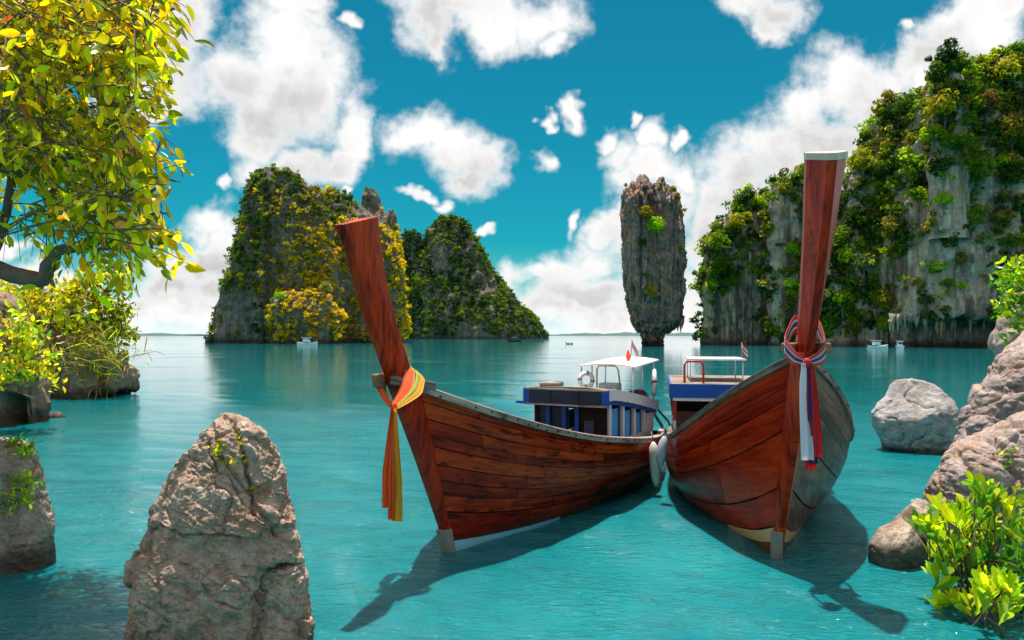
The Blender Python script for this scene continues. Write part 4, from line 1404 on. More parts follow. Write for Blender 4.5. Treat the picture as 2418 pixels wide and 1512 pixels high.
# --- overhanging tree, upper left: limbs given by picture points and depth
def tree_overhang():
    g = np.random.default_rng(17)
    base = np.array([-4.9, 6.3, 0.9])
    t = empty("tree", base)
    tag(t, "overhanging tree with yellow green leaves filling the upper left", "tree")

    def limb(name, pts, r0, r1, par=t):
        P = np.array([at(*q) if len(q) == 3 and not isinstance(q, np.ndarray) else q for q in pts])
        s = np.linspace(0, 1, len(P))
        ss = np.linspace(0, 1, len(P) * 4)
        C = np.stack([pch(s, P[:, k])(ss) for k in range(3)], -1)
        C += 0.012 * np.stack([fbm(np.stack([ss * 9 + P[0, 0] * 7, ss * 0 + k * 5, ss * 0], -1), 3) for k in range(3)], -1) * 3
        b = MB()
        b.tube(C - base, np.linspace(r0, r1, len(C)), 8)
        b.build(name, M["bark"], par, True)
        return C

    trunk_pts = [base + [0, 0, -0.7], base + [0.1, -0.1, 0.6], np.array([-4.7, 6.0, 2.6]), np.array([-4.5, 5.9, 3.9]), np.array([-4.2, 5.8, 5.0])]
    limb("trunk", trunk_pts, 0.21, 0.10)
    limbs = [
        ([np.array([-4.78, 6.05, 2.0]), (-60, 622, 6.2), (40, 650, 6.0), (98, 662, 5.9), (112, 640, 5.9), (130, 598, 5.85), (195, 578, 5.8), (262, 560, 5.7), (300, 575, 5.7), (335, 590, 5.6)], 0.085, 0.016),
        ([np.array([-4.55, 5.95, 3.6]), (-40, 380, 6.2), (30, 400, 6.1), (110, 440, 6.0), (170, 490, 5.9)], 0.075, 0.02),
        ([np.array([-4.5, 5.9, 3.8]), (-30, 330, 6.0), (50, 348, 5.9), (130, 370, 5.8), (220, 365, 5.7), (300, 380, 5.6)], 0.06, 0.012),
        ([np.array([-4.4, 5.9, 4.3]), (-20, 190, 5.9), (70, 150, 5.7), (160, 140, 5.6), (240, 150, 5.5), (330, 130, 5.4)], 0.06, 0.012),
        ([(160, 140, 5.6), (210, 190, 5.55), (240, 230, 5.5), (300, 270, 5.4), (350, 330, 5.4)], 0.025, 0.008),
        ([np.array([-4.3, 5.85, 4.7]), (0, 40, 5.6), (110, 60, 5.4), (230, 70, 5.2), (330, 30, 5.1), (410, 20, 5.0)], 0.05, 0.010),
        ([(30, 400, 6.1), (20, 470, 6.1), (0, 560, 6.1), (-30, 640, 6.2)], 0.03, 0.04),
        ([(110, 440, 6.0), (190, 470, 5.8), (280, 480, 5.7), (350, 455, 5.6), (400, 425, 5.6), (425, 430, 5.6)], 0.024, 0.005),
        ([(262, 560, 5.7), (330, 520, 5.6), (380, 500, 5.5), (410, 520, 5.5)], 0.018, 0.005),
        ([(300, 575, 5.7), (350, 600, 5.6), (385, 615, 5.6)], 0.014, 0.005),
        ([(50, 348, 5.9), (100, 300, 5.8), (160, 260, 5.7), (250, 250, 5.6)], 0.025, 0.008),
        ([(130, 370, 5.8), (125, 460, 5.8), (105, 560, 5.8)], 0.012, 0.006),
        ([(240, 150, 5.5), (270, 80, 5.4), (290, 20, 5.3)], 0.02, 0.008),
    ]
    allc = []
    for pts, r0, r1 in limbs:
        allc.append(limb("branch", pts, r0, r1))
    # twigs and leaves inside these patches of the crown (column, row, half width, half height, share)
    patches = [(60, 60, 110, 90, 330), (190, 70, 110, 90, 330), (310, 50, 80, 70, 210), (390, 50, 48, 60, 85), (60, 220, 110, 90, 280), (190, 170, 100, 60, 170), (320, 170, 62, 80, 150), (345, 270, 40, 60, 75),
               (90, 330, 120, 60, 220), (230, 340, 110, 60, 220), (330, 350, 50, 60, 80), (200, 420, 110, 60, 210), (310, 430, 55, 60, 90), (70, 410, 80, 40, 70), (230, 510, 100, 55, 170), (330, 530, 55, 45, 95), (340, 600, 52, 40, 90),
               (250, 600, 60, 40, 70), (150, 560, 60, 50, 55), (410, 440, 24, 26, 26), (400, 500, 24, 30, 20), (60, 520, 40, 40, 14), (100, 300, 60, 50, 60), (30, 130, 60, 60, 120), (-80, 100, 90, 160, 110), (-80, 350, 90, 140, 70), (200, -60, 260, 60, 120), (375, 610, 26, 26, 20)]
    items = []
    tw = MB()
    for (cx, cy, rx, ry, n) in patches:
        for _ in range(max(1, int(n / 3 * (0.72 if cy > 380 else 1.0)))):
            while True:
                ux, uy = g.uniform(-1, 1, 2)
                if ux * ux + uy * uy <= 1.0:
                    break
            px, py = cx + ux * rx, cy + uy * ry
            px, py = px - 42 - 0.05 * max(0, px), py - 30 - 0.03 * max(0, py)
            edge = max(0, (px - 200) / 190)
            Y = 5.4 + g.uniform(-0.7, 1.4) - 0.5 * edge
            p0 = at(px, py, Y)
            dirv = rand_dir(g, -0.25, 0.6, (0.45, -0.15, 0))
            L = g.uniform(0.22, 0.42)
            p1 = p0 + dirv * L + np.array([0, 0, -0.06])
            tw.tube([p0 - base - dirv * 0.15, p0 - base + dirv * L * 0.5, p1 - base], [0.006, 0.004, 0.002], 4)
            for q in range(7):
                f = (q + 0.5) / 7
                pp = p0 + (p1 - p0) * f + g.normal(size=3) * 0.02
                ld = dirv * 0.5 + rand_dir(g, -0.55, 0.75)
                ln = g.uniform(0.065, 0.135) * (1.15 if edge > 0.4 else 0.95)
                nr = rand_dir(g, 0.5, 0.7, (0, -0.5, 0))
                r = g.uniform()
                sun_ = min(1, 0.25 + edge * 0.9 + (0.25 if py < 120 else 0))  # share of yellow leaves: sunlight on the outer crown put into leaf colour
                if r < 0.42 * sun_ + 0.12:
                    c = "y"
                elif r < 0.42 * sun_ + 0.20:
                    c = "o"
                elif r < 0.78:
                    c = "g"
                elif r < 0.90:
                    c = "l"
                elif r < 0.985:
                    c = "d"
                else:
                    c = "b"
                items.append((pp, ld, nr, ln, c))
    b = tw.build("twigs", M["bark"], t, True)
    b["kind"] = "stuff"
    leaves_to(t, items, leaf_blade(1.0, 0.42, 0.22, 0.14), M["leaf"], g, 300, origin=base)
    # hanging bare twigs on the left
    hb = MB()
    for k in range(7):
        px = 10 + k * 22 + g.uniform(-6, 6)
        p = at(px, 500 + g.uniform(-20, 20), 6.0)
        hb.tube([p - base, p - base + [0.02, 0, -0.15], p - base + [0.01 + g.normal() * .02, 0, -0.34]], [0.004, 0.003, 0.002], 4)
    hb.build("twigs", M["bark"], t, True)["kind"] = "stuff"
    # a dry seed pod and its neighbour hanging in the middle
    for (px, py, s) in ((88, 345, 0.075), (105, 365, 0.045)):
        pb = MB()
        c = at(px, py, 5.1) - base
        pb.lathe([(0.02 * s, -0.9 * s), (0.30 * s, -0.5 * s), (0.38 * s, 0.0), (0.30 * s, 0.6 * s), (0.05 * s, 1.0 * s)], c, 8)
        pb.build("dry_leaf", paint("dry_leaf_tan", (0.55, 0.25, 0.12), 0.7), t, True)


tree_overhang()


def bush(name, label, cat, p0, blobs, Y, tones, leaf_len, blade, seed, n_single=120, per=7, group=None, stems=True, up=0.5, out=0.8, depth_spread=0.4, rosette=False):
    """a leafy plant: p0 root (column, row), blobs (column, row, half width, half height, sprays)"""
    g = np.random.default_rng(seed)
    base = at(p0[0], p0[1], Y)
    t = empty(name, base)
    tag(t, label, cat, group)
    items = []
    st = MB()
    for (cx, cy, rx, ry, n) in blobs:
        for _ in range(n):
            while True:
                ux, uy = g.uniform(-1, 1, 2)
                if ux * ux + uy * uy <= 1.0:
                    break
            yy = Y + g.uniform(-depth_spread, depth_spread)
            p = at(cx + ux * rx, cy + uy * ry, yy)
            ax = rand_dir(g, up, 0.45, (0, -0.15, 0))
            if stems and g.uniform() < (0.9 if rosette else 0.35):
                root = base + (p - base) * np.array([0.45, 0.6, 0.1]) + g.normal(size=3) * leaf_len * 0.4
                mid_ = (root + p) / 2 + g.normal(size=3) * leaf_len * 0.3
                st.tube([root - base, mid_ - base, p - base], [leaf_len * 0.07, leaf_len * 0.05, leaf_len * 0.03], 5)
            c0 = tones[g.integers(len(tones))]
            for q in range(per):
                ang = q * 2.4 + g.uniform(-0.3, 0.3)
                s1 = np.cross(ax, [0.3, 0.9, 0.1])
                s1 /= np.linalg.norm(s1)
                s2 = np.cross(ax, s1)
                rad = math.cos(ang) * s1 + math.sin(ang) * s2
                k = out * (0.35 + 0.65 * q / per) if rosette else out * g.uniform(0.5, 1.4)
                d = ax + rad * k
                pos = p - ax * leaf_len * (0.6 * q / per) if rosette else p + g.normal(size=3) * leaf_len * 0.55
                nr = ax * 1.0 - rad * 0.4 + g.normal(size=3) * 0.25
                items.append((pos, d, nr, leaf_len * g.uniform(0.7, 1.2), c0 if g.uniform() < 0.75 else tones[g.integers(len(tones))]))
    if st.n:
        o = st.build("stem", M["bark"], t, True)
    leaves_to(t, items, blade, M["leaf"], g, n_single, origin=base)
    return t


BL_OB = leaf_blade(1.0, 0.34, 0.10, 0.12, tip=0.9)
BL_OV = leaf_blade(1.0, 0.45, 0.2, 0.12)
BL_GR = leaf_blade(1.0, 0.05, 0.75, 0.1)
BL_NA = leaf_blade(1.0, 0.22, 0.35, 0.1)

# right bank shrubs
bush("shrub", "bright yellow green shrub of upright leaf rosettes on the lower right bank", "shrub", (2290, 1400), [(2310, 1160, 30, 30, 6), (2340, 1190, 45, 30, 7), (2245, 1225, 40, 24, 8), (2310, 1230, 60, 36, 12), (2190, 1265, 26, 40, 7), (2235, 1300, 26, 30, 6), (2290, 1300, 50, 40, 10), (2370, 1260, 40, 40, 8), (2310, 1350, 50, 40, 8), (2220, 1350, 26, 36, 5), (2230, 1420, 30, 26, 5)],
     5.55, ["lg", "l", "l", "l", "lg"], 0.132, BL_OB, 301, 260, 8, None, True, 1.2, 0.75, 0.35, True)
bush("shrub", "pale lime leafy clump at the bottom of the right bank, under the bigger shrub", "shrub", (2340, 1480), [(2345, 1400, 44, 46, 12), (2300, 1440, 26, 26, 5), (2380, 1420, 30, 40, 6)], 4.95, ["l", "l", "l"], 0.145, BL_OB, 302, 120, 8, None, True, 1.3, 0.6, 0.2, True)
bush("shrub", "dark green leafy shrub at the right edge behind the lime clump", "shrub", (2400, 1420), [(2390, 1300, 40, 60, 14), (2350, 1310, 40, 30, 8), (2410, 1470, 36, 50, 10), (2420, 1380, 30, 60, 8)], 5.3, ["dg", "dg", "lg"], 0.12, BL_NA, 303, 150, 8, None, True, 0.5, 1.2, 0.25)
bush("vine", "bright green climber on the pale rock at the right edge", "vine", (2390, 780), [(2390, 640, 30, 26, 16), (2380, 690, 30, 40, 22), (2400, 740, 28, 40, 22), (2412, 650, 20, 40, 12), (2410, 810, 20, 26, 10)], 12.7, ["lg", "l", "lg"], 0.14, BL_OV, 304, 160, 7, None, False, 0.1, 1.0, 0.25)
bush("plant", "small green plant with reddish leaves in a crack high on the right bank", "plant", (2400, 1035), [(2405, 1030, 20, 18, 7), (2392, 1035, 10, 8, 3)], 8.4, ["lg", "l", "b"], 0.07, BL_OV, 305, 60, 6, "small plants on the right bank", False, 0.4, 1.0, 0.1)
bush("plant", "little lime sprig on the right bank below the reddish plant", "plant", (2390, 1090), [(2385, 1082, 14, 14, 5)], 6.4, ["l", "lg"], 0.06, BL_OV, 306, 40, 6, "small plants on the right bank", False, 0.5, 1.0, 0.06)
bush("plant", "green plant hanging in at the right edge above the dark shrub", "plant", (2412, 1190), [(2412, 1180, 14, 26, 7)], 6.0, ["lg", "l"], 0.07, BL_OV, 307, 50, 6, "small plants on the right bank", False, 0.2, 1.0, 0.08)

# sprigs on the front boulder and on the lower left rock
for k, (px, py, w, h, n, lb_) in enumerate([(525, 1068, 20, 22, 12, "yellow green sprig on the upper face of the big front boulder"), (562, 1035, 9, 14, 6, "small sprig beside the top crack of the big front boulder"), (558, 1092, 16, 14, 7, "moss sprig by the long crack of the big front boulder"),
                                       (600, 1165, 14, 26, 9, "yellowish sprig on the right side of the big front boulder"), (530, 1105, 10, 12, 4, "tiny sprig under the biggest one on the front boulder")]):
    bush("sprig", lb_, "plant", (px, py + 8), [(px, py, w, h, n)], front_depth([fr], px, py, 5, 4.7) + 0.03, ["y", "l", "ol"], 0.034, BL_OV, 320 + k, 40, 6, "sprigs on the front boulder", False, 0.4, 1.1, 0.04)
for k, (px, py, w, h, n, Y, lb_) in enumerate([(35, 1065, 36, 30, 22, 6.25, "green creeper on top of the lower left rock"), (70, 1060, 16, 16, 6, 6.3, "dark green curl of leaves at the top edge of the lower left rock"), (62, 1130, 26, 26, 12, 6.12, "green sprig on the upper right face of the lower left rock"),
                                              (40, 1180, 28, 28, 12, 6.12, "green sprig in the middle of the lower left rock"), (12, 1195, 10, 22, 5, 6.12, "sprig at the left edge of the lower left rock")]):
    bush("creeper", lb_, "plant", (px, py + 10), [(px, py, w, h, n)], Y, ["lg", "l", "ol"], 0.05, BL_OV, 340 + k, 50, 6, "creepers on the lower left rock", False, 0.3, 1.0, 0.06)

# left headland plants
bush("bush", "yellow green leafy bush on the near ledge of the left headland", "bush", (60, 900), [(60, 770, 50, 40, 24), (30, 820, 60, 40, 26), (80, 850, 44, 40, 22), (100, 830, 30, 50, 14), (40, 880, 50, 24, 14), (110, 890, 30, 14, 6), (5, 870, 30, 30, 10)], 15.3, ["y", "l", "ol", "y", "l", "lg"], 0.155, BL_OV, 360, 200, 7, "bushes on the left headland", True, 0.3, 1.0, 0.5)
bush("bush", "reddish dry bush on top of the near ledge of the left headland", "bush", (20, 800), [(20, 760, 40, 40, 14), (60, 790, 30, 30, 8)], 15.9, ["tan", "b", "ol"], 0.2, BL_NA, 361, 60, 6, "bushes on the left headland", True, 0.3, 1.0, 0.4)
bush("bush", "light green thicket along the top of the left headland behind the ledge", "bush", (120, 800), [(40, 690, 60, 24, 22), (110, 700, 60, 30, 30), (170, 740, 60, 40, 36), (110, 760, 60, 40, 30), (60, 730, 50, 30, 22), (200, 780, 50, 30, 26)], 24.5, ["l", "ol", "y", "ol", "l"], 0.26, BL_OV, 362, 150, 7, "bushes on the left headland", True, 0.3, 1.0, 1.0)
bush("bush", "olive bush at the outer end of the left headland", "bush", (260, 830), [(260, 760, 36, 34, 26), (285, 740, 26, 22, 14), (250, 800, 40, 24, 20), (300, 790, 16, 12, 5)], 25.5, ["ol", "l", "ol", "d"], 0.25, BL_OV, 363, 120, 7, "bushes on the left headland", True, 0.3, 1.0, 0.6)
for k, (px, py, n, lb_) in enumerate([(215, 850, 26, "tall grass tuft hanging over the middle of the left headland"), (270, 835, 18, "grass tuft near the tip of the left headland"), (165, 855, 14, "small grass tuft nearest the ledge of the left headland"), (240, 870, 12, "low grass tuft just above the water on the left headland")]):
    bush("grass_tuft", lb_, "grass tuft", (px, py), [(px, py, 26, 16, n)], 23.6, ["ol", "l", "d", "tan"], 0.62, BL_GR, 370 + k, 60, 7, "grass tufts on the left headland", False, 0.7, 0.9, 0.4)


def headland_tree(label, pts, r, patches, Y, tones, seed):
    g = np.random.default_rng(seed)
    base = at(*pts[0], Y)
    t = empty("tree", base)
    tag(t, label, "tree", "small trees on the left headland")
    b = MB()
    P = np.array([at(a, c, Y) for a, c in pts]) - base
    b.tube(P, np.linspace(r, r * 0.3, len(P)), 7)
    b.build("trunk", M["bark"], t, True)
    items = []
    for (cx, cy, rx, ry, n) in patches:
        c = at(cx, cy, Y) - base
        k = np.argmin(np.linalg.norm(P - c, axis=1))
        br = MB()
        br.tube([P[k], (P[k] + c) / 2 + [0, 0, 0.05], c], [r * 0.4, r * 0.25, r * 0.1], 5)
        br.build("branch", M["bark"], t, True)
        for _ in range(n):
            ux, uy = g.normal(size=2) * 0.55
            p = at(cx + ux * rx, cy + uy * ry, Y + g.uniform(-0.5, 0.5))
            for q in range(6):
                items.append((p + g.normal(size=3) * 0.1, rand_dir(g, -0.1), rand_dir(g, 0.8), g.uniform(0.14, 0.26), tones[g.integers(len(tones))]))
    leaves_to(t, items, BL_OV, M["leaf"], g, 120, origin=base)


headland_tree("slender tree with open crown at the tip of the left headland", [(238, 850), (240, 800), (236, 760), (232, 720), (250, 690), (275, 660), (270, 630)], 0.16, [(250, 640, 40, 26, 30), (290, 650, 24, 24, 16), (215, 670, 30, 24, 18), (280, 690, 26, 18, 12), (190, 700, 36, 30, 26), (240, 720, 36, 26, 20), (300, 740, 14, 14, 5)], 25.0, ["ol", "l", "d", "y"], 401)
headland_tree("thin leaning tree left of the open crowned one on the headland", [(150, 800), (170, 740), (185, 690), (200, 650)], 0.09, [(180, 680, 26, 26, 18), (200, 650, 22, 20, 12), (160, 700, 26, 20, 14)], 24.3, ["l", "y", "ol"], 402)


# ------------------------------------------------------------------ long boats
class Boat:
    def __init__(s, W0, yaw, bot0, gun0, end, gun, wat, lean=0.0, bulge=0.06):
        s.o = np.array(W0)
        s.yaw = yaw
        s.bot0, s.gun0, s.end, s.lean, s.bulge = bot0, gun0, end, lean, bulge
        s.bg, s.zg = pch([q[0] for q in gun], [q[1] for q in gun]), pch([q[0] for q in gun], [q[2] for q in gun])
        s.bw = pch([q[0] for q in wat], [q[1] for q in wat])

    def S(s, t, v, side=1, out=0.0):
        """hull surface: t 0..1 stem to stern, v 0..1 water to gunwale"""
        t, v = np.broadcast_arrays(np.asarray(t, float), np.asarray(v, float))
        ag = s.gun0 + (s.end - s.gun0) * t
        ab = s.bot0 + (s.end - s.bot0) * t
        zb = -0.03
        zg = s.zg(ag)
        z = zb + (zg - zb) * v
        a = ab + (ag - ab) * v
        full = np.clip(t * 5, 0, 1)
        p = s.bw(ab) + (s.bg(ag) - s.bw(ab)) * v + s.bulge * np.sin(np.pi * np.clip(v, 0, 1)) * full + out
        return np.stack([side * p + s.lean * z, a, z], -1)

    def loc(s, p, a, z):
        return np.array([p + s.lean * z, a, z])

    def world(s, q):
        c, n = math.cos(s.yaw), math.sin(s.yaw)
        q = np.asarray(q)
        return np.array([s.o[0] + c * q[0] + n * q[1], s.o[1] - n * q[0] + c * q[1], q[2] + s.o[2]])


def hull(bt, root, planks_mat, strakes, seed, bottom_mat, shell_mat, butts=3, rise=0.2, gapf=0.032, proud=0.007, other=None):
    g = np.random.default_rng(seed)
    # inner shell with rounded bottom
    rows = []
    tt = np.linspace(0, 1, 46)
    vv = np.linspace(1, 0, 12)
    ring = []
    for v_ in vv:
        ring.append(bt.S(tt, v_, -1, -0.022))
    keel = bt.S(tt, 0, 1)
    for f, zz in ((0.8, -0.14), (0.35, -0.24), (0.0, -0.27)):
        q = bt.S(tt, 0, -1, -0.022).copy()
        q[:, 0] *= f
        q[:, 2] = zz
        ring.append(q)
    for f, zz in ((0.35, -0.24), (0.8, -0.14)):
        q = bt.S(tt, 0, 1, -0.022).copy()
        q[:, 0] *= f
        q[:, 2] = zz
        ring.append(q)
    for v_ in vv[::-1]:
        ring.append(bt.S(tt, v_, 1, -0.022))
    P = np.stack(ring, 0)                       # (rows, stations, 3)
    f = grid_faces(P.shape[0], P.shape[1])
    v = P.reshape(-1, 3)
    nst = P.shape[1]
    n0 = len(v)
    # transom closing the stern
    tr = [i * nst + nst - 1 for i in range(P.shape[0])]
    me = bpy.data.meshes.new("hull")
    me.from_pydata([tuple(q) for q in v], [], [tuple(q) for q in f] + [tuple(tr)])
    me.materials.append(shell_mat)
    me.polygons.foreach_set("use_smooth", np.full(len(me.polygons), True))
    me.update()
    h = put("hull", me, root)
    # strakes
    for side in (1, -1):
        edges = np.linspace(0.0, 1.0, strakes + 1)
        edges[1:-1] += g.uniform(-0.012, 0.012, strakes - 1)
        if rise < 0.3:
            edges[1] *= 0.55
        else:
            edges[1], edges[2], edges[3] = 0.008, 0.030, 0.14
        for i in range(strakes):
            v0, v1 = edges[i], edges[i + 1]
            cuts = [0.0] + sorted((np.arange(1, butts) / butts + g.uniform(-0.13, 0.13, butts - 1)).tolist()) + [1.0]
            if i % 2:
                cuts[1] *= 0.62
            for j in range(len(cuts) - 1):
                t0, t1 = cuts[j], cuts[j + 1]
                nt = max(5, int((t1 - t0) * 22))
                ts = np.linspace(t0 + 0.0007, t1 - 0.0007, nt)
                gap = gapf * (v1 - v0)
                vs = np.array([v0 + gap, (v0 + v1) / 2, v1 - gap])
                pr = g.uniform(0, proud)
                T, V = np.meshgrid(ts, vs, indexing="ij")
                V = V ** (1.0 - rise * np.exp(-T * 5.0))
                o_ = bt.S(T, V, side, 0.006 + pr)
                o_[:, 1, 0] += side * 0.0025
                i_ = bt.S(T, V, side, -0.014)
                n = nt * 3
                vv_ = np.concatenate([o_.reshape(-1, 3), i_.reshape(-1, 3)])
                fo = grid_faces(nt, 3)
                fs = [tuple(q) for q in (fo if side < 0 else fo[:, ::-1])]
                for k in range(nt - 1):
                    for e in (0, 2):
                        a_, b_ = k * 3 + e, (k + 1) * 3 + e
                        fs.append((a_, b_, b_ + n, a_ + n) if (e == 2) == (side < 0) else (b_, a_, a_ + n, b_ + n))
                for k in (0, nt - 1):
                    for e in (0, 1):
                        a_, b_ = k * 3 + e, k * 3 + e + 1
                        fs.append((a_, b_, b_ + n, a_ + n))
                arc = T * 6.5
                uvs = np.stack([arc, V * 1.2], -1).reshape(-1, 2)
                mb = MB()
                mb.add(vv_, fs, np.concatenate([uvs, uvs]))
                pm = other if other and side > 0 else planks_mat
                o = mb.build("plank", pm, h, False)
                if i == (0 if rise < 0.3 else 1) and bottom_mat and j == 0:
                    o.data.materials[0] = bottom_mat
                    o["label"] = "painted bottom plank at the bow"
    return h


def gunwale(bt, root, mat, w=0.085, hgt=0.05):
    for side in (1, -1):
        b = MB()
        rings = []
        for t_ in np.linspace(0.0, 1.0, 40):
            q = bt.S(t_, 1.0, side)
            s_ = side
            rings.append([q + [s_ * 0.028, 0, -hgt * 0.6], q + [s_ * 0.030, 0, hgt * 0.45], q + [s_ * 0.02, 0, hgt * 0.6], q + [-s_ * (w - 0.035), 0, hgt * 0.6], q + [-s_ * (w - 0.03), 0, hgt * 0.4], q + [-s_ * (w - 0.03), 0, -hgt * 0.6]])
        if side < 0:
            rings = [r[::-1] for r in rings]
        n = 6
        b.sections(rings)
        uv = np.array([[k // n * 0.17, (k % n) * 0.03] for k in range(len(rings) * n)])
        b.uv[-1] = uv
        b.build("gunwale", mat, root, False)
    # nail heads along the rail
    g = np.random.default_rng(int(bt.end * 10))
    b = MB()
    for side in (1, -1):
        for t_ in np.linspace(0.03, 0.9, 34):
            q = bt.S(t_, 1.0, side)
            c = q + [side * 0.031, g.normal() * 0.02, g.uniform(-0.015, 0.012)]
            b.box(c, (0.008, 0.030, 0.018))
    b.build("rail_nails", M["engine"], root)["kind"] = "stuff"


def section_ring(a0, a1, pf, pb, z0, z1, cf, cb=None):
    """horizontal plank section: front edge at a0 (half width pf), back at a1 (half width pb)"""
    cb = cf if cb is None else cb
    return [np.array([cf - pf, a0, z0]), np.array([cf + pf, a0, z0]), np.array([cb + pb, a0 * 0.35 + a1 * 0.65, z0 * 0.35 + z1 * 0.65]), np.array([cb + pb * 0.96, a1, z1]), np.array([cb - pb * 0.96, a1, z1]), np.array([cb - pb, a0 * 0.35 + a1 * 0.65, z0 * 0.35 + z1 * 0.65])]


def stem_and_prow(bt, root, stem, prow, mat, cap_mat, cap_h=0.05):
    """stem: [(z, front a, back a, front half width, back half width)] to the rail; prow: [(front z, back z, front a, back a, front half, back half)]"""
    b = MB()
    rings = [section_ring(q[1], q[2], q[3], q[4], q[0], q[0], bt.lean * q[0]) for q in stem]
    b.sections(rings)
    b.uv[-1] = np.array([[q[2] * 1.0, q[1] * 1.0] for r in rings for q in r])
    b.build("stem_post", mat, root, False, 0.006)
    P = np.array(prow)
    s = np.linspace(0, 1, len(P))
    ss = np.linspace(0, 1, 22)
    C = np.stack([pch(s, P[:, k])(ss) for k in range(P.shape[1])], -1)
    rings = [section_ring(q[2], q[3], q[4], q[5], q[0], q[1], bt.lean * q[0], bt.lean * q[1]) for q in C]
    b = MB()
    b.sections(rings)
    b.uv[-1] = np.array([[q[2] * 1.0, q[1] * 1.0 + q[0] * 0.8] for r in rings for q in r])
    pr = b.build("prow", mat, root, False, 0.006)
    if cap_mat:
        q = C[-1]
        e = 0.004
        r1 = section_ring(q[2] - e, q[3] + e, q[4] + e, q[5] + e, q[0] - cap_h, q[1] - cap_h, bt.lean * q[0], bt.lean * q[1])
        r2 = section_ring(q[2] - e, q[3] + e, q[4] + e, q[5] + e, q[0] + 0.012, q[1] + 0.012, bt.lean * q[0], bt.lean * q[1])
        b = MB()
        b.sections([r1, r2])
        b.build("prow_cap", cap_mat, pr, False, 0.004)
    return pr


def strip(pts, widths, wdir, thick=0.006, fold=0.0, nf=5, phase=0.0):
    """cloth band along pts, spread along wdir with soft pleats: vertices, faces"""
    pts = np.asarray(pts, float)
    wdir = np.asarray(wdir, float)
    if wdir.ndim == 1:
        wdir = np.tile(wdir, (len(pts), 1))
    widths = np.broadcast_to(widths, (len(pts),))
    V = []
    d = np.gradient(pts, axis=0)
    d /= np.linalg.norm(d, axis=1)[:, None] + 1e-9
    nrm = np.cross(d, wdir)
    nrm /= np.linalg.norm(nrm, axis=1)[:, None] + 1e-9
    m = nf
    for layer in (0.5, -0.5):
        for i in range(len(pts)):
            for k in range(m):
                u = k / (m - 1) - 0.5
                V.append(pts[i] + wdir[i] * widths[i] * u + nrm[i] * (thick * layer + fold * math.sin(u * 9 + phase + i * 0.12)))
    n = len(pts) * m
    f = grid_faces(len(pts), m)
    F_ = [tuple(q) for q in f] + [tuple(q[::-1] + n) for q in f]
    for i in range(len(pts) - 1):
        for k in (0, m - 1):
            a_, b_ = i * m + k, (i + 1) * m + k
            F_.append((b_, a_, a_ + n, b_ + n) if k == 0 else (a_, b_, b_ + n, a_ + n))
    for i in (0, len(pts) - 1):
        for k in range(m - 1):
            a_, b_ = i * m + k, i * m + k + 1
            F_.append((a_, b_, b_ + n, a_ + n) if i == 0 else (b_, a_, a_ + n, b_ + n))
    return V, F_


def smooth_path(pts, n=24):
    P = np.array(pts, float)
    s = np.linspace(0, 1, len(P))
    ss = np.linspace(0, 1, n)
    return np.stack([pch(s, P[:, k])(ss) for k in range(3)], -1)


def fender(label, top, length, r, mat, tilt=0.0, group="fenders hanging from the long boats"):
    t = empty("fender", top)
    t.rotation_euler = (0, tilt, 0)
    tag(t, label, "fender", group)
    b = MB()
    b.lathe([(0.012, 0.0), (r * 0.45, -0.02), (r * 0.85, -0.07), (r, -0.16), (r, -length * 0.6), (r * 0.9, -length * 0.8), (r * 0.6, -length * 0.93), (0.02, -length)], (0, 0, 0), 16)
    b.build("body", mat, t, True)
    b = MB()
    b.tube([(0, 0, -0.02), (0.0, 0.02, 0.05), (-0.01, 0.05, 0.12)], 0.008, 6)
    b.build("rope", M["grey_wood"], t, True)
    return t


def torus(c, R, r, axis_dir, n=20, m=8):
    a = np.asarray(axis_dir, float)
    a /= np.linalg.norm(a)
    s = np.cross(a, [0, 0, 1.0])
    s /= np.linalg.norm(s)
    u = np.cross(s, a)
    return [np.array(c) + R * (math.cos(2 * math.pi * k / n) * s + math.sin(2 * math.pi * k / n) * u) for k in range(n)]


def life_ring(label, c, axis_dir, R=0.12, r=0.035, mat=None):
    t = empty("life_ring", c)
    tag(t, label, "life ring", "life rings on the boat canopy")
    b = MB()
    b.tube(torus((0, 0, 0), R, r, axis_dir), r, 8, closed=True)
    b.build("ring", mat or M["white"], t, True)
    b = MB()
    for k in (0, 5, 10, 15):
        q = torus((0, 0, 0), R, r, axis_dir)
        b.tube([q[k], q[(k + 1) % 20]], r * 1.06, 8)
    b.build("band", M["grey_wood"], t, True)
    return t


def flag(label, base, height, w, h, stripes, mats_, lean=(0.0, 0, 1.0), droop=0.5):
    t = empty("flag", base)
    tag(t, label, "flag", "small flags on the long boats")
    b = MB()
    d = np.array(lean) / np.linalg.norm(lean)
    b.tube([(0, 0, -0.05), d * height], 0.006, 6)
    b.build("pole", M["grey_wood"], t, True)
    top = d * height
    for k, m_ in enumerate(stripes):
        z0 = -h * k / len(stripes)
        z1 = -h * (k + 1) / len(stripes)
        zc, ww = (z0 + z1) / 2, (z0 - z1)
        P = [top + np.array([w * q * (1 - 0.45 * droop), 0.02 * math.sin(q * 5), zc - droop * w * q * 0.9]) for q in np.linspace(0, 1, 7)]
        v, f = strip(P, ww * 0.98, (0, 0, 1.0), 0.003, 0.0, 3)
        b = MB()
        b.add(v, f)
        b.build("stripe", mats_[m_], t, True)
    return t


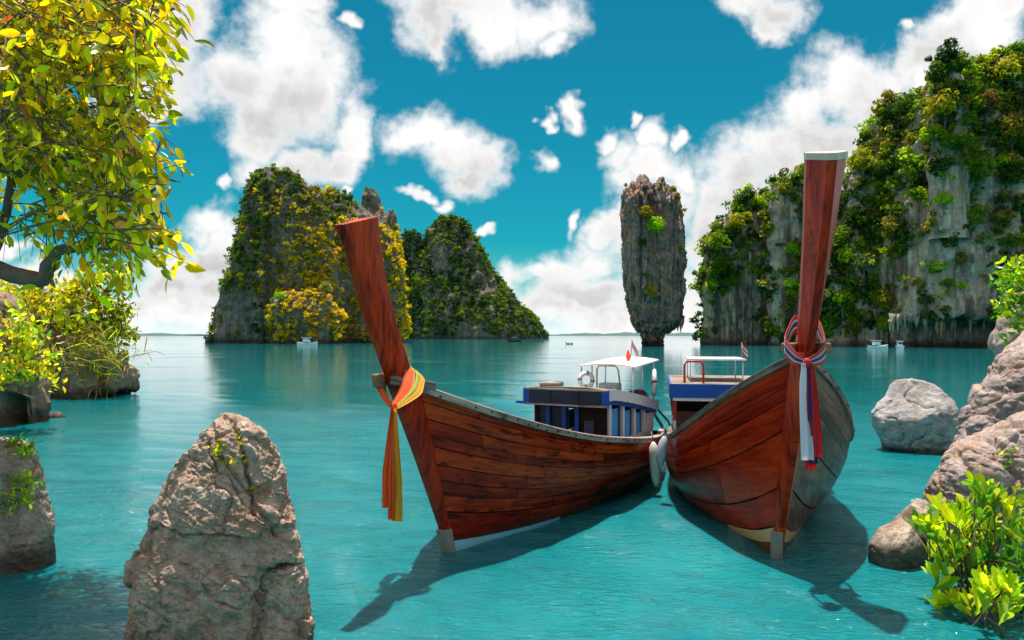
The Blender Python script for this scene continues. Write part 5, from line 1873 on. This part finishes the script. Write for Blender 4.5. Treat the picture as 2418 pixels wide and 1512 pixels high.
# ---- boat on the left
YL = depth(1305)
BL = Boat((X(1060, YL), YL, 0.0), math.radians(27.5), 0.05, -0.60, 5.6,
          [(-0.60, .08, 1.56), (.3, .45, 1.24), (1.82, .73, .88), (2.8, .88, .74), (3.4, .86, .67), (4.2, .74, .58), (4.8, .62, .53), (5.6, .42, .5)],
          [(.05, .03), (1.45, .36), (3.0, .58), (3.6, .60), (4.6, .48), (5.6, .3)], bulge=0.05)
rootL = empty("long_boat", BL.o, -BL.yaw)
tag(rootL, "long wooden boat with orange ribbons, worn planks and a dark navy cabin", "boat", "wooden long boats")
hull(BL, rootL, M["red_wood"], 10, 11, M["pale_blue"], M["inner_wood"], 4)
gunwale(BL, rootL, M["grey_wood"], 0.10, 0.055)
stem_and_prow(BL, rootL,
              [(-0.20, 0.06, 0.12, .02, .03), (0.02, -0.012, 0.055, .03, .045), (0.38, -0.195, -0.115, .035, .06), (0.92, -0.485, -0.325, .04, .08), (1.39, -0.755, -0.53, .045, .09), (1.64, -0.90, -0.64, .045, .092)],
              [(1.46, 1.46, -0.795, -0.57, .046, .086), (1.84, 1.84, -1.005, -0.765, .045, .08), (2.13, 2.13, -1.17, -0.91, .045, .078), (2.45, 2.46, -1.32, -1.035, .045, .076), (2.67, 2.69, -1.41, -1.09, .045, .077), (2.82, 2.93, -1.515, -1.145, .045, .08)],
              M["prow_wood"], None)
for sd in (1, -1):
    b = MB()
    b.hexa([(sd * .05, -0.96, 1.61), (sd * .10, -0.96, 1.61), (sd * .165, -0.46, 1.535), (sd * .07, -0.46, 1.535), (sd * .05, -0.96, 1.68), (sd * .10, -0.96, 1.68), (sd * .165, -0.46, 1.60), (sd * .07, -0.46, 1.60)])
    b.build("rail_end", M["grey_wood"], rootL, False, 0.008)
b = MB()
b.hexa([(-.11, -0.98, 1.58), (-.03, -1.00, 1.58), (-.03, -0.90, 1.58), (-.11, -0.86, 1.58), (-.11, -1.0, 1.69), (-.03, -1.03, 1.69), (-.03, -0.93, 1.69), (-.11, -0.88, 1.69)])
b.build("bow_block", M["brown_wood"], rootL, False, 0.014)
b = MB()
b.hexa([(-.035, -0.02, -0.12), (.035, -0.02, -0.12), (.06, 0.08, -0.12), (-.06, 0.08, -0.12), (-.045, -0.155, .24), (.045, -0.155, .24), (.062, -0.045, .24), (-.062, -0.045, .24)])
b.build("stem_shoe", M["steel"], rootL, False, 0.006)
# foredeck and thwarts inside
for k, (a0, a1) in enumerate(((0.1, 0.55), (0.58, 1.0), (1.9, 2.15))):
    b = MB()
    zz = float(BL.zg((a0 + a1) / 2)) - 0.10
    w0, w1 = float(BL.bg(a0)) - 0.06, float(BL.bg(a1)) - 0.06
    b.hexa([(-w0, a0, zz - .03), (w0, a0, zz - .03), (w1, a1, zz - .03), (-w1, a1, zz - .03), (-w0, a0, zz), (w0, a0, zz), (w1, a1, zz), (-w1, a1, zz)])
    b.build("deck_board", M["grey_wood"], rootL)
b = MB()
ag = np.linspace(2.2, 5.5, 8)
for i in range(7):
    w0, w1 = float(BL.bg(ag[i])) - 0.05, float(BL.bg(ag[i + 1])) - 0.05
    b.hexa([(-w0, ag[i], .25), (w0, ag[i], .25), (w1, ag[i + 1], .25), (-w1, ag[i + 1], .25), (-w0, ag[i], .28), (w0, ag[i], .28), (w1, ag[i + 1], .28), (-w1, ag[i + 1], .28)])
b.build("cabin_floor", M["inner_wood"], rootL)

# cabin of the left boat
CW, C0, C1 = 0.49, 2.87, 4.78


def roof_z(a):
    u = (a - C0) / (C1 - C0)
    return 1.33 - 0.29 * u + 0.015 * math.sin(math.pi * u)


b = MB()
rings = []
for a in np.linspace(C0 - 0.16, C1 + 0.06, 9):
    z = roof_z(np.clip(a, C0, C1))
    w = CW + 0.07
    rings.append([np.array([-w, a, z - .04]), np.array([w, a, z - .04]), np.array([w, a, z]), np.array([w * .5, a, z + .03]), np.array([-w * .5, a, z + .03]), np.array([-w, a, z])])
b.sections([r[::-1] for r in rings])
roofL = b.build("cabin_roof", M["grey_wood"], rootL)
wr = CW + 0.075
for k in range(3):
    x0, x1 = -wr + 2 * wr * k / 3 + 0.006, -wr + 2 * wr * (k + 1) / 3 - 0.006
    b = MB()
    b.box(((x0 + x1) / 2, C0 - 0.175, roof_z(C0) - 0.10), (x1 - x0, 0.022, 0.17))
    b.build("fascia_panel", M["navy"], roofL)
b = MB()
b.box((0, C0 - 0.188, roof_z(C0) - 0.197), (2 * wr, 0.03, 0.022))
b.box((0, C0 - 0.186, roof_z(C0) - 0.004), (2 * wr, 0.026, 0.02))
b.build("fascia_trim", M["grey_wood"], roofL)
for sd in (1, -1):
    b = MB()
    aa = np.linspace(C0 - 0.15, C1 + 0.05, 9)
    for i in range(8):
        z0, z1 = roof_z(np.clip(aa[i], C0, C1)), roof_z(np.clip(aa[i + 1], C0, C1))
        b.hexa([(sd * (wr - .012), aa[i], z0 - .13), (sd * (wr + .012), aa[i], z0 - .13), (sd * (wr + .012), aa[i + 1], z1 - .12), (sd * (wr - .012), aa[i + 1], z1 - .12), (sd * (wr - .012), aa[i], z0 + .012), (sd * (wr + .012), aa[i], z0 + .012), (sd * (wr + .012), aa[i + 1], z1 + .012), (sd * (wr - .012), aa[i + 1], z1 + .012)])
    b.build("side_fascia", M["white"], roofL)
    b = MB()
    for i in range(8):
        z0, z1 = roof_z(np.clip(aa[i], C0, C1)) - .135, roof_z(np.clip(aa[i + 1], C0, C1)) - .125
        b.hexa([(sd * (wr - .07), aa[i], z0 - .05), (sd * (wr - .02), aa[i], z0 - .05), (sd * (wr - .02), aa[i + 1], z1 - .05), (sd * (wr - .07), aa[i + 1], z1 - .05), (sd * (wr - .07), aa[i], z0), (sd * (wr - .02), aa[i], z0), (sd * (wr - .02), aa[i + 1], z1), (sd * (wr - .07), aa[i + 1], z1)])
    b.build("eave_beam", M["blue"], roofL)
    b = MB()
    b.box((sd * (wr - 0.03), C0 - 0.175, roof_z(C0) - 0.10), (0.085, 0.032, 0.20))
    b.build("corner_block", M["blue"], roofL)
b = MB()
b.box((-wr - 0.06, C0 - 0.15, roof_z(C0) - 0.185), (0.12, 0.06, 0.03))
b.build("eave_bracket", M["blue"], roofL)
# front wall: dark boards with openings between blue posts
zf0, zf1 = 0.45, roof_z(C0) - 0.19
wallF = MB()
wallF.box((CW * 0.55, C0, (zf0 + zf1) / 2), (CW * 0.9, 0.03, zf1 - zf0))
wallF.box((-CW * 0.45, C0, zf0 + 0.06), (CW * 1.08, 0.03, 0.12))
wallF.box((-CW * 0.45, C0, zf1 - 0.03), (CW * 1.08, 0.03, 0.06))
wallF.box((-CW + 0.02, C0, (zf0 + zf1) / 2), (0.05, 0.034, zf1 - zf0))
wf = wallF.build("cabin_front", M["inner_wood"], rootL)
for x in (-0.30, -0.075, 0.10):
    b = MB()
    b.box((x, C0 - 0.016, (zf0 + zf1) / 2), (0.05, 0.05, zf1 - zf0 - 0.02))
    b.build("post", M["blue"], wf)
for x in (-0.42, -0.19):
    b = MB()
    b.box((x, C0 + 0.01, (zf0 + zf1) / 2 + 0.02), (0.165, 0.008, zf1 - zf0 - 0.16))
    b.build("window_pane", M["navy"], wf)
b = MB()
b.box((0.26, C0 - 0.022, (zf0 + zf1) / 2 + 0.06), (0.13, 0.012, 0.16))
b.build("notice_board", paint("dim_violet_board", (0.06, 0.045, 0.12), 0.5), wf)
# side walls with white frames and blue shutters
for sd in (1, -1):
    w = MB()
    aa = np.linspace(C0, C1, 9)
    zb = 0.42
    for i in range(8):
        zm = 0.66
        w.hexa([(sd * (CW - .015), aa[i], zb), (sd * (CW + .015), aa[i], zb), (sd * (CW + .015), aa[i + 1], zb), (sd * (CW - .015), aa[i + 1], zb), (sd * (CW - .015), aa[i], zm), (sd * (CW + .015), aa[i], zm), (sd * (CW + .015), aa[i + 1], zm - .02), (sd * (CW - .015), aa[i + 1], zm - .02)])
    ws = w.build("side_wall", M["white"], rootL)
    edges = [C0 + 0.05, C0 + 0.55, C0 + 1.02, C0 + 1.45, C1 - 0.05]
    for a in edges:
        b = MB()
        zt = roof_z(a) - 0.17
        b.box((sd * (CW + 0.004), a, (0.655 + zt) / 2), (0.05, 0.075, zt - 0.64))
        b.build("window_post", M["white"], ws)
    b = MB()
    b.box((sd * (CW + 0.004), C1 - 0.21, 0.76), (0.04, 0.28, 0.26))
    b.build("end_panel", M["white"], ws)
    for i in range(3):
        a0, a1 = edges[i] + 0.05, edges[i + 1] - 0.05
        b = MB()
        zt = roof_z(a1) - 0.19
        b.box((sd * (CW + 0.008), a0 + (a1 - a0) * 0.30, (0.66 + zt) / 2), (0.02, (a1 - a0) * 0.58, zt - 0.66))
        b.build("shutter", M["sky_blue"], ws)
        b = MB()
        b.box((sd * (CW - 0.01), (a0 + a1) / 2 + (a1 - a0) * 0.28, (0.66 + zt) / 2), (0.012, (a1 - a0) * 0.44, zt - 0.66))
        b.build("window_pane", M["navy"], ws)
b = MB()
b.box((0, C1 - 0.02, 0.70), (2 * CW, 0.03, 0.62))
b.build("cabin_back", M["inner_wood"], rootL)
# roof gear: awning on bent poles, boxes, hatch
b = MB()
AW0, AW1 = 4.15, 5.35


def aw_z(a, x):
    return 1.60 + 0.07 * (a - AW0) / (AW1 - AW0) - 0.05 * (x / 0.5) ** 2


V, Fc = [], []
na, nx = 8, 9
for lay in (0, 1):
    for i in range(na):
        for k in range(nx):
            a, x = AW0 + (AW1 - AW0) * i / (na - 1), -0.43 + 0.86 * k / (nx - 1)
            V.append((x, a, aw_z(a, x) - 0.018 * lay))
n = na * nx
for q in grid_faces(na, nx):
    Fc += [tuple(q), tuple(q[::-1] + n)]
for i in range(na - 1):
    for k in (0, nx - 1):
        Fc.append((i * nx + k, (i + 1) * nx + k, (i + 1) * nx + k + n, i * nx + k + n))
for k in range(nx - 1):
    for i in (0, na - 1):
        Fc.append((i * nx + k, i * nx + k + 1, i * nx + k + 1 + n, i * nx + k + n))
b.add(V, Fc)
aw = b.build("awning", M["pink_white"], rootL, True)
for a in (4.2, 4.62, 5.2):
    for x in (-0.39, 0.39):
        b = MB()
        zr = roof_z(min(a, C1)) if a < C1 else 0.95
        b.tube([(x, a, zr - 0.02), (x, a, aw_z(a, x) - 0.016)], 0.011, 7)
        b.build("pole", M["white"], aw, True)
b = MB()
b.tube([(-0.12, 4.12, 1.22), (-0.12, 4.12, 1.52), (-0.09, 4.12, 1.575), (0.16, 4.12, 1.575), (0.2, 4.12, 1.52), (0.24, 4.12, 1.20)], 0.013, 7)
b.build("arch_frame", M["grey_wood"], aw, True)
b = MB()
b.box((-0.15, 4.75, 1.22), (0.30, 0.22, 0.14))
b.build("seat", M["white"], aw, False, 0.02)
b = MB()
b.box((-0.33, C0 + 0.15, roof_z(C0) + 0.035), (0.24, 0.28, 0.06))
b.build("roof_hatch", M["grey_wood"], roofL, False, 0.02)
# engine lump on the stern
b = MB()
b.box((0.18, 5.2, 0.86), (0.28, 0.42, 0.24))
b.lathe([(0.09, 0), (0.10, .1), (0.06, 0.2)], (0.2, 5.05, 0.96), 10)
b.tube([(0.2, 5.3, 0.9), (0.25, 5.7, 0.75), (0.3, 6.3, 0.35)], 0.03, 7)
b.build("engine", M["engine"], rootL, False, 0.015)
b = MB()
b.tube([BL.loc(0.55, 4.9, 0.9), BL.loc(0.62, 5.2, 0.7), BL.loc(0.60, 5.4, 0.56)], 0.016, 6)
b.build("mooring_line", M["engine"], rootL, True)

life_ring("pale life ring hanging under the front of the pink white awning", BL.world((-0.30, 4.16, 1.36)), (0.3, -1, 0), 0.10, 0.032)
life_ring("white life ring hanging at the rear corner of the pink white awning", BL.world((0.44, 5.05, 1.30)), (1.0, -0.15, 0), 0.17, 0.035)
flag("small red white and blue flag on the pink awning of the left boat", BL.world((0.18, 4.7, 1.64)), 0.30, 0.18, 0.10, ["r", "w", "b", "w", "r"], {"r": M["red_cloth"], "w": M["white_cloth"], "b": M["blue_cloth"]}, (0.1, 0, 1), 1.1)
b = MB()
c = BL.world((0.15, 4.7, 1.68))
b.lathe([(0.02, -0.05), (0.034, 0.0), (0.028, 0.04), (0.016, 0.09), (0.008, 0.11)], (0, 0, 0), 9)
o = b.build("orange_garland", M["orange_cloth"], None, True)
o.location = c
tag(o, "orange cloth garland tied at the foot of the flag on the left boat", "garland")

bu = facet_boulder((0, 0, 0), 0.13, 44, nth=36, nz=24, rough=0.10, squash=(1.2, 1.0, 0.7))
o = put("bundle", rock_mesh("bundle", [bu], M["dark_red_cloth"]), None, BL.world((0.33, 4.6, 1.13)))
tag(o, "dark red crumpled bundle on the aft roof of the left boat, beside the life ring", "bundle")
q = BL.world(BL.S(0.625, 1.0, 1) + np.array([0.09, 0, -0.02]))
fender("cream fender on the near side of the left boat", q, 0.56, 0.066, M["cream"], math.radians(-4))

# ribbon of the left boat: a band round the stem and four hanging tails
rib = empty("ribbon", BL.world((0, -0.95, 1.45)))
tag(rib, "orange and yellow ribbon knotted round the bow of the left boat", "ribbon", "ribbons on the bows")


def world_to(o, P):
    return np.asarray(P) - np.array(o.location)


knot = at(931, 962, 5.70)


def band(o, pts, w, wd, mat, name="band", fold=0.004, n=22, nf=5):
    v, f = strip(world_to(o, smooth_path(pts, n)), w, wd, 0.006, fold, nf)
    bb = MB()
    bb.add(v, f)
    return bb.build(name, mat, o, True)


WL = BL.world
near = [at(968, 866, 6.16), at(984, 886, 6.05), at(978, 914, 5.93), at(955, 942, 5.80), knot + np.array([0.0, -0.01, 0])]
over = [at(900, 900, 6.15), at(925, 888, 6.42), at(950, 876, 6.40), at(968, 866, 6.16)]
far = [at(900, 900, 6.15), at(903, 918, 5.95), at(914, 944, 5.80), knot + np.array([-0.01, -0.01, 0])]
upv = np.array([0.15, 0, 1.0]) / 1.01
for k, (dz, m_, w_) in enumerate(((0.055, "orange_cloth", 0.100), (-0.006, "lime_cloth", 0.024), (-0.046, "yellow_cloth", 0.060))):
    across = np.array([0.82, 0.12, -0.55])
    d_ = across * (-dz) * 1.15 + np.array([0.0, -0.004 * k, 0.0])
    taper = [1.0, 1.0, 0.9, 0.55, 0.3]
    ppts = [p + d_ * tp for p, tp in zip(near, taper)]
    band(rib, ppts, np.interp(np.linspace(0, 1, 22), [0, .5, 1], [w_ * .8, w_ * 1.1, w_ * .40]), across, M[m_])
    band(rib, [p + d_ * tp for p, tp in zip(over, (.5, .7, .9, 1))], w_ * .8, np.array([0.5, 0.5, -0.5]), M[m_])
    band(rib, [p + d_ * tp for p, tp in zip(far, (.5, .45, .35, .2))], np.interp(np.linspace(0, 1, 22), [0, 1], [w_ * .6, w_ * .35]), np.array([0.8, 0.1, 0.55]), M[m_])
b = MB()
b.lathe([(0.010, -0.04), (0.022, -0.025), (0.026, 0.0), (0.022, 0.03), (0.010, 0.045)], world_to(rib, knot), 10)
b.build("knot", M["orange_cloth"], rib, True)
view_r = np.array([1.0, 0.15, 0.0]) / 1.011
for k, (x0, x1, ln, m_, ph) in enumerate(((-0.012, -0.062, 0.78, "orange_cloth", 0.3), (-0.002, -0.018, 0.87, "orange_cloth", 1.4), (0.008, 0.012, 0.88, "orange_cloth", 2.2), (0.012, 0.040, 0.88, "yellow_cloth", 0.9))):
    P = [knot + np.array([x0 + (x1 - x0) * min(1, s_ * 1.6), -0.012 - 0.01 * k + 0.012 * math.sin(s_ * 6 + k), -ln * s_]) for s_ in np.linspace(0, 1, 22)]
    v, f = strip(world_to(rib, P), np.interp(np.linspace(0, 1, 22), [0, .25, .6, 1], [.022, .040, .052, .060]), view_r, 0.004, 0.009, 9, ph)
    b = MB()
    b.add(v, f)
    b.build("tail", M[m_], rib, True)

# ---- boat on the right
YR = depth(1318)
BR = Boat((X(1835, YR), YR, 0.0), math.radians(11.2), 0.05, -0.42, 6.0,
          [(-0.42, .07, 1.80), (-.1, .28, 1.64), (.6, .64, 1.28), (1.6, .92, .88), (2.4, .96, .75), (3.4, .93, .68), (4.6, .85, .62), (6.0, .5, .6)],
          [(.05, .03), (.85, .29), (2.23, .68), (3.2, .78), (4.5, .65), (6.0, .35)], lean=0.07, bulge=0.10)
rootR = empty("long_boat", BR.o, -BR.yaw)
tag(rootR, "long wooden boat seen bow on with a tall prow and red white blue ribbon", "boat", "wooden long boats")
hull(BR, rootR, M["red_wood_clean"], 9, 23, M["ochre"], M["inner_wood"], 3, 0.5, 0.026, 0.004, M["grey_hull"])
gunwale(BR, rootR, M["grey_wood"], 0.10, 0.055)
stem_and_prow(BR, rootR,
              [(-0.20, 0.06, 0.12, .02, .03), (0.02, -0.012, 0.055, .022, .045), (0.8, -0.33, -0.12, .028, .07), (1.6, -0.63, -0.33, .032, .085), (1.86, -0.74, -0.42, .034, .09)],
              [(1.66, 1.66, -0.66, -0.36, .030, .066), (1.95, 1.95, -0.80, -0.48, .030, .068), (2.4, 2.4, -0.93, -0.59, .031, .088), (2.9, 2.9, -1.02, -0.67, .032, .118), (3.36, 3.46, -1.07, -0.71, .033, .150)],
              M["prow_wood"], M["cap_paint"], 0.045)
b = MB()
b.hexa([(-.03, -0.02, -0.12), (.03, -0.02, -0.12), (.055, 0.08, -0.12), (-.055, 0.08, -0.12), (-.03, -0.125, .26), (.03, -0.125, .26), (.055, -0.02, .26), (-.055, -0.02, .26)])
b.build("stem_shoe", M["steel"], rootR, False, 0.006)
for sd in (1, -1):
    b = MB()
    c = BR.loc(sd * 0.115, -0.56, 1.90)
    b.box(c, (0.11, 0.15, 0.085), rz=sd * 0.45)
    b.build("bow_block", M["brown_wood"], rootR, False, 0.012)
for k, (a0, a1) in enumerate(((0.3, 0.75), (0.78, 1.2), (1.9, 2.2))):
    b = MB()
    zz = float(BR.zg((a0 + a1) / 2)) - 0.13
    w0, w1 = float(BR.bg(a0)) - 0.08, float(BR.bg(a1)) - 0.08
    s_ = BR.lean * zz
    b.hexa([(-w0 + s_, a0, zz - .03), (w0 + s_, a0, zz - .03), (w1 + s_, a1, zz - .03), (-w1 + s_, a1, zz - .03), (-w0 + s_, a0, zz), (w0 + s_, a0, zz), (w1 + s_, a1, zz), (-w1 + s_, a1, zz)])
    b.build("deck_board", M["grey_wood"], rootR)
# cabin of the right boat
RC0, RC1, RW = 3.25, 5.3, 0.90
b = MB()
b.box((0.08, (RC0 + RC1) / 2, 1.33), (2 * RW + .1, RC1 - RC0 + .2, 0.05))
roofR = b.build("cabin_roof", M["grey_wood"], rootR)
b = MB()
b.box((0.08, RC0 - 0.12, 1.26), (2 * RW + .12, 0.03, 0.18))
b.build("fascia_board", M["blue"], roofR)
b = MB()
b.box((0.08, RC0 - 0.11, 1.15), (2 * RW + .06, 0.03, 0.045))
b.build("eave_board", M["white"], roofR)
for sd in (1, -1):
    b = MB()
    b.box((0.08 + sd * (RW + .06), (RC0 + RC1) / 2, 1.26), (0.03, RC1 - RC0 + .2, 0.18))
    b.build("fascia_board", M["blue"], roofR)
    b = MB()
    b.box((0.08 + sd * RW, (RC0 + RC1) / 2, 0.62), (0.03, RC1 - RC0, 0.5))
    sw = b.build("side_wall", M["white"], rootR)
    for a in np.linspace(RC0 + 0.03, RC1 - 0.03, 4):
        b = MB()
        b.box((0.08 + sd * RW, a, 1.02), (0.05, 0.06, 0.34))
        b.build("post", M["red"], sw)
b = MB()
b.box((0.08, RC0, 0.70), (2 * RW - .04, 0.03, 0.55))
b.build("cabin_front", paint("dark_red_wall", (0.08, 0.012, 0.010), 0.5), rootR)
b = MB()
b.box((0.08, RC1, 0.75), (2 * RW - .04, 0.03, 0.9))
b.build("cabin_back", M["inner_wood"], rootR)
# red ladder frame and white awning on the roof of the right boat
b = MB()
lx = 0.08 - RW + 0.13
b.tube([(lx, RC0 + 0.1, 1.34), (lx, RC0 + 0.1, 1.60), (lx + .03, RC0 + 0.1, 1.65), (lx + 0.22, RC0 + 0.1, 1.65), (lx + 0.25, RC0 + 0.1, 1.60), (lx + 0.25, RC0 + 0.1, 1.34)], 0.016, 7)
b.build("roof_rail", M["red"], roofR, True)
b = MB()
b.box((0.08 - 0.32, RC0 + 0.9, 1.665), (0.78, 1.1, 0.022))
awr = b.build("awning", M["white"], roofR)
for x in (0.08 - 0.68, 0.08 + 0.03):
    for a in (RC0 + 0.42, RC0 + 1.4):
        b = MB()
        b.tube([(x, a, 1.35), (x, a, 1.655)], 0.010, 6)
        b.build("pole", M["white"], roofR, True)
flag("small striped flag leaning on the awning of the right boat", BR.world((0.08 + 0.02, RC0 + 0.45, 1.67)), 0.24, 0.13, 0.13, ["r", "w", "b", "w", "r"], {"r": M["red_cloth"], "w": M["white_cloth"], "b": M["blue_cloth"]}, (0.0, 0, 1), 0.9)
q = BR.world(BR.S(0.36, 1.0, -1) + np.array([-0.09, 0.1, -0.02]))
fender("grey white fender between the two long boats", q, 0.36, 0.062, M["grey_fender"], math.radians(8))

# ribbon of the right boat
ribR = empty("ribbon", BR.world((0.13, -0.8, 1.75)))
tag(ribR, "red white and blue ribbon knotted round the bow of the right boat", "ribbon", "ribbons on the bows")
WR = BR.world
kn = at(1905, 858, 5.62)
for k, (dz, m_, w_) in enumerate(((0.066, "red_cloth", 0.036), (0.036, "white_cloth", 0.02), (0.008, "blue_cloth", 0.036), (-0.022, "white_cloth", 0.02), (-0.048, "red_cloth", 0.03))):
    d_ = np.array([0.0, -0.003, dz])
    L = [at(1900, 765, 6.3), at(1878, 768, 6.2), at(1861, 795, 6.05), at(1855, 826, 5.92), at(1876, 848, 5.74), kn]
    Rr = [at(1900, 765, 6.3), at(1926, 770, 6.2), at(1940, 797, 6.05), at(1948, 826, 5.92), at(1934, 848, 5.74), kn]
    for path in (L, Rr):
        pp = [p + d_ * tp for p, tp in zip(path, (1, 1, 1, 1, .8, .35))]
        band(ribR, pp, np.interp(np.linspace(0, 1, 26), [0, .7, 1], [w_, w_, w_ * .5]), np.array([0.1, 0.25, 0.95]), M[m_], n=26)
b = MB()
b.lathe([(0.012, -0.04), (0.024, -0.025), (0.028, 0.0), (0.024, 0.025), (0.012, 0.04)], world_to(ribR, kn), 10)
b.build("knot", M["red_cloth"], ribR, True)
for k, (x0, x1, w_, ln, m_, ph, nm) in enumerate(((-0.030, -0.006, 0.088, 0.74, "white_cloth", 0.4, "tail"), (0.030, 0.070, 0.075, 0.72, "red_cloth", 1.5, "tail"), (0.01, 0.052, 0.055, 0.77, "blue_cloth", 0.9, "tail"), (0.0, 0.036, 0.085, 0.82, "red_cloth", 2.4, "tail"))):
    P = [kn + np.array([x0 + (x1 - x0) * s_, -0.022 + 0.008 * k + 0.010 * math.sin(s_ * 5 + k), -ln * s_]) for s_ in np.linspace(0, 1, 22)]
    v, f = strip(world_to(ribR, P), np.interp(np.linspace(0, 1, 22), [0, .2, .6, 1], [w_ * .5, w_ * .9, w_, w_ * 1.05]), np.array([1.0, 0.1, 0.0]), 0.004, 0.010, 9, ph)
    b = MB()
    b.add(v, f)
    b.build(nm, M[m_], ribR, True)


# ------------------------------------------------------------------ small boats far off
def far_boat(name, label, px, py, length, yaw, style, group=None):
    Y = depth(py)
    t = empty(name, (X(px, Y), Y, 0.0), yaw)
    tag(t, label, "boat", group)
    rings = []
    for u in np.linspace(0, 1, 12):
        w = length * 0.16 * (math.sin(math.pi * min(1, 0.12 + u * 0.8)) ** 0.7 if u > 0 else 0.03)
        zz = 0.10 * length + 0.10 * length * (abs(u - 0.55) * 1.6) ** 2
        a = (u - 0.5) * length
        rings.append([np.array([a, -w, zz]), np.array([a, -w * .7, -.2]), np.array([a, w * .7, -.2]), np.array([a, w, zz]), np.array([a, w * .85, zz - .05 * length]), np.array([a, -w * .85, zz - .05 * length])])
    b = MB()
    b.sections(rings)
    b.build("hull", M["white"] if style == "speed" else M["inner_wood"], t)
    if style == "tail":
        b = MB()
        b.box((0.05 * length, 0, 0.30 * length), (0.45 * length, 0.24 * length, 0.02 * length))
        b.build("canopy", M["white"], t)
        for s in (-1, 1):
            for a in (-0.15, 0.25):
                b = MB()
                b.tube([(a * length, s * 0.1 * length, 0.08 * length), (a * length, s * 0.1 * length, 0.3 * length)], 0.05, 5)
                b.build("post", M["engine"], t)
        b = MB()
        b.tube([(-0.5 * length, 0, 0.12 * length), (-0.58 * length, 0, 0.26 * length), (-0.6 * length, 0, 0.36 * length)], [0.12, 0.1, 0.07], 6)
        b.build("prow", M["prow_wood"], t)
    else:
        b = MB()
        b.box((0.05 * length, 0, 0.22 * length), (0.30 * length, 0.2 * length, 0.16 * length))
        b.build("cabin", M["white"], t, False, 0.1)
        b = MB()
        b.box((-0.12 * length, 0, 0.24 * length), (0.03 * length, 0.16 * length, 0.08 * length))
        b.build("windscreen", M["navy"], t)
        b = MB()
        b.box((0.05 * length, 0, 0.34 * length), (0.4 * length, 0.24 * length, 0.025 * length))
        b.build("canopy", M["white"], t)
        b = MB()
        b.box((0.52 * length, 0, 0.14 * length), (0.06 * length, 0.08 * length, 0.18 * length))
        b.build("outboard_motor", M["engine"], t)


far_boat("long_tail_boat", "tiny dark covered boat on the white water right of the far island", 1214, 807, 4.6, math.radians(8), "tail", "boats far out in the bay")
far_boat("speed_boat", "white boat lying at the foot of the tall left island", 726, 815, 4.6, math.radians(170), "speed", "boats far out in the bay")
far_boat("speed_boat", "low white motor boat moored by the cave, left of the other", 2072, 823, 3.6, math.radians(188), "speed", "boats moored by the cave")
far_boat("speed_boat", "white motor boat moored by the cave, facing the viewer", 2125, 824, 3.4, math.radians(72), "speed", "boats moored by the cave")
far_boat("long_tail_boat", "speck of a boat on the glittering water left of the pillar", 1345, 813, 1.6, math.radians(0), "tail", "boats far out in the bay")
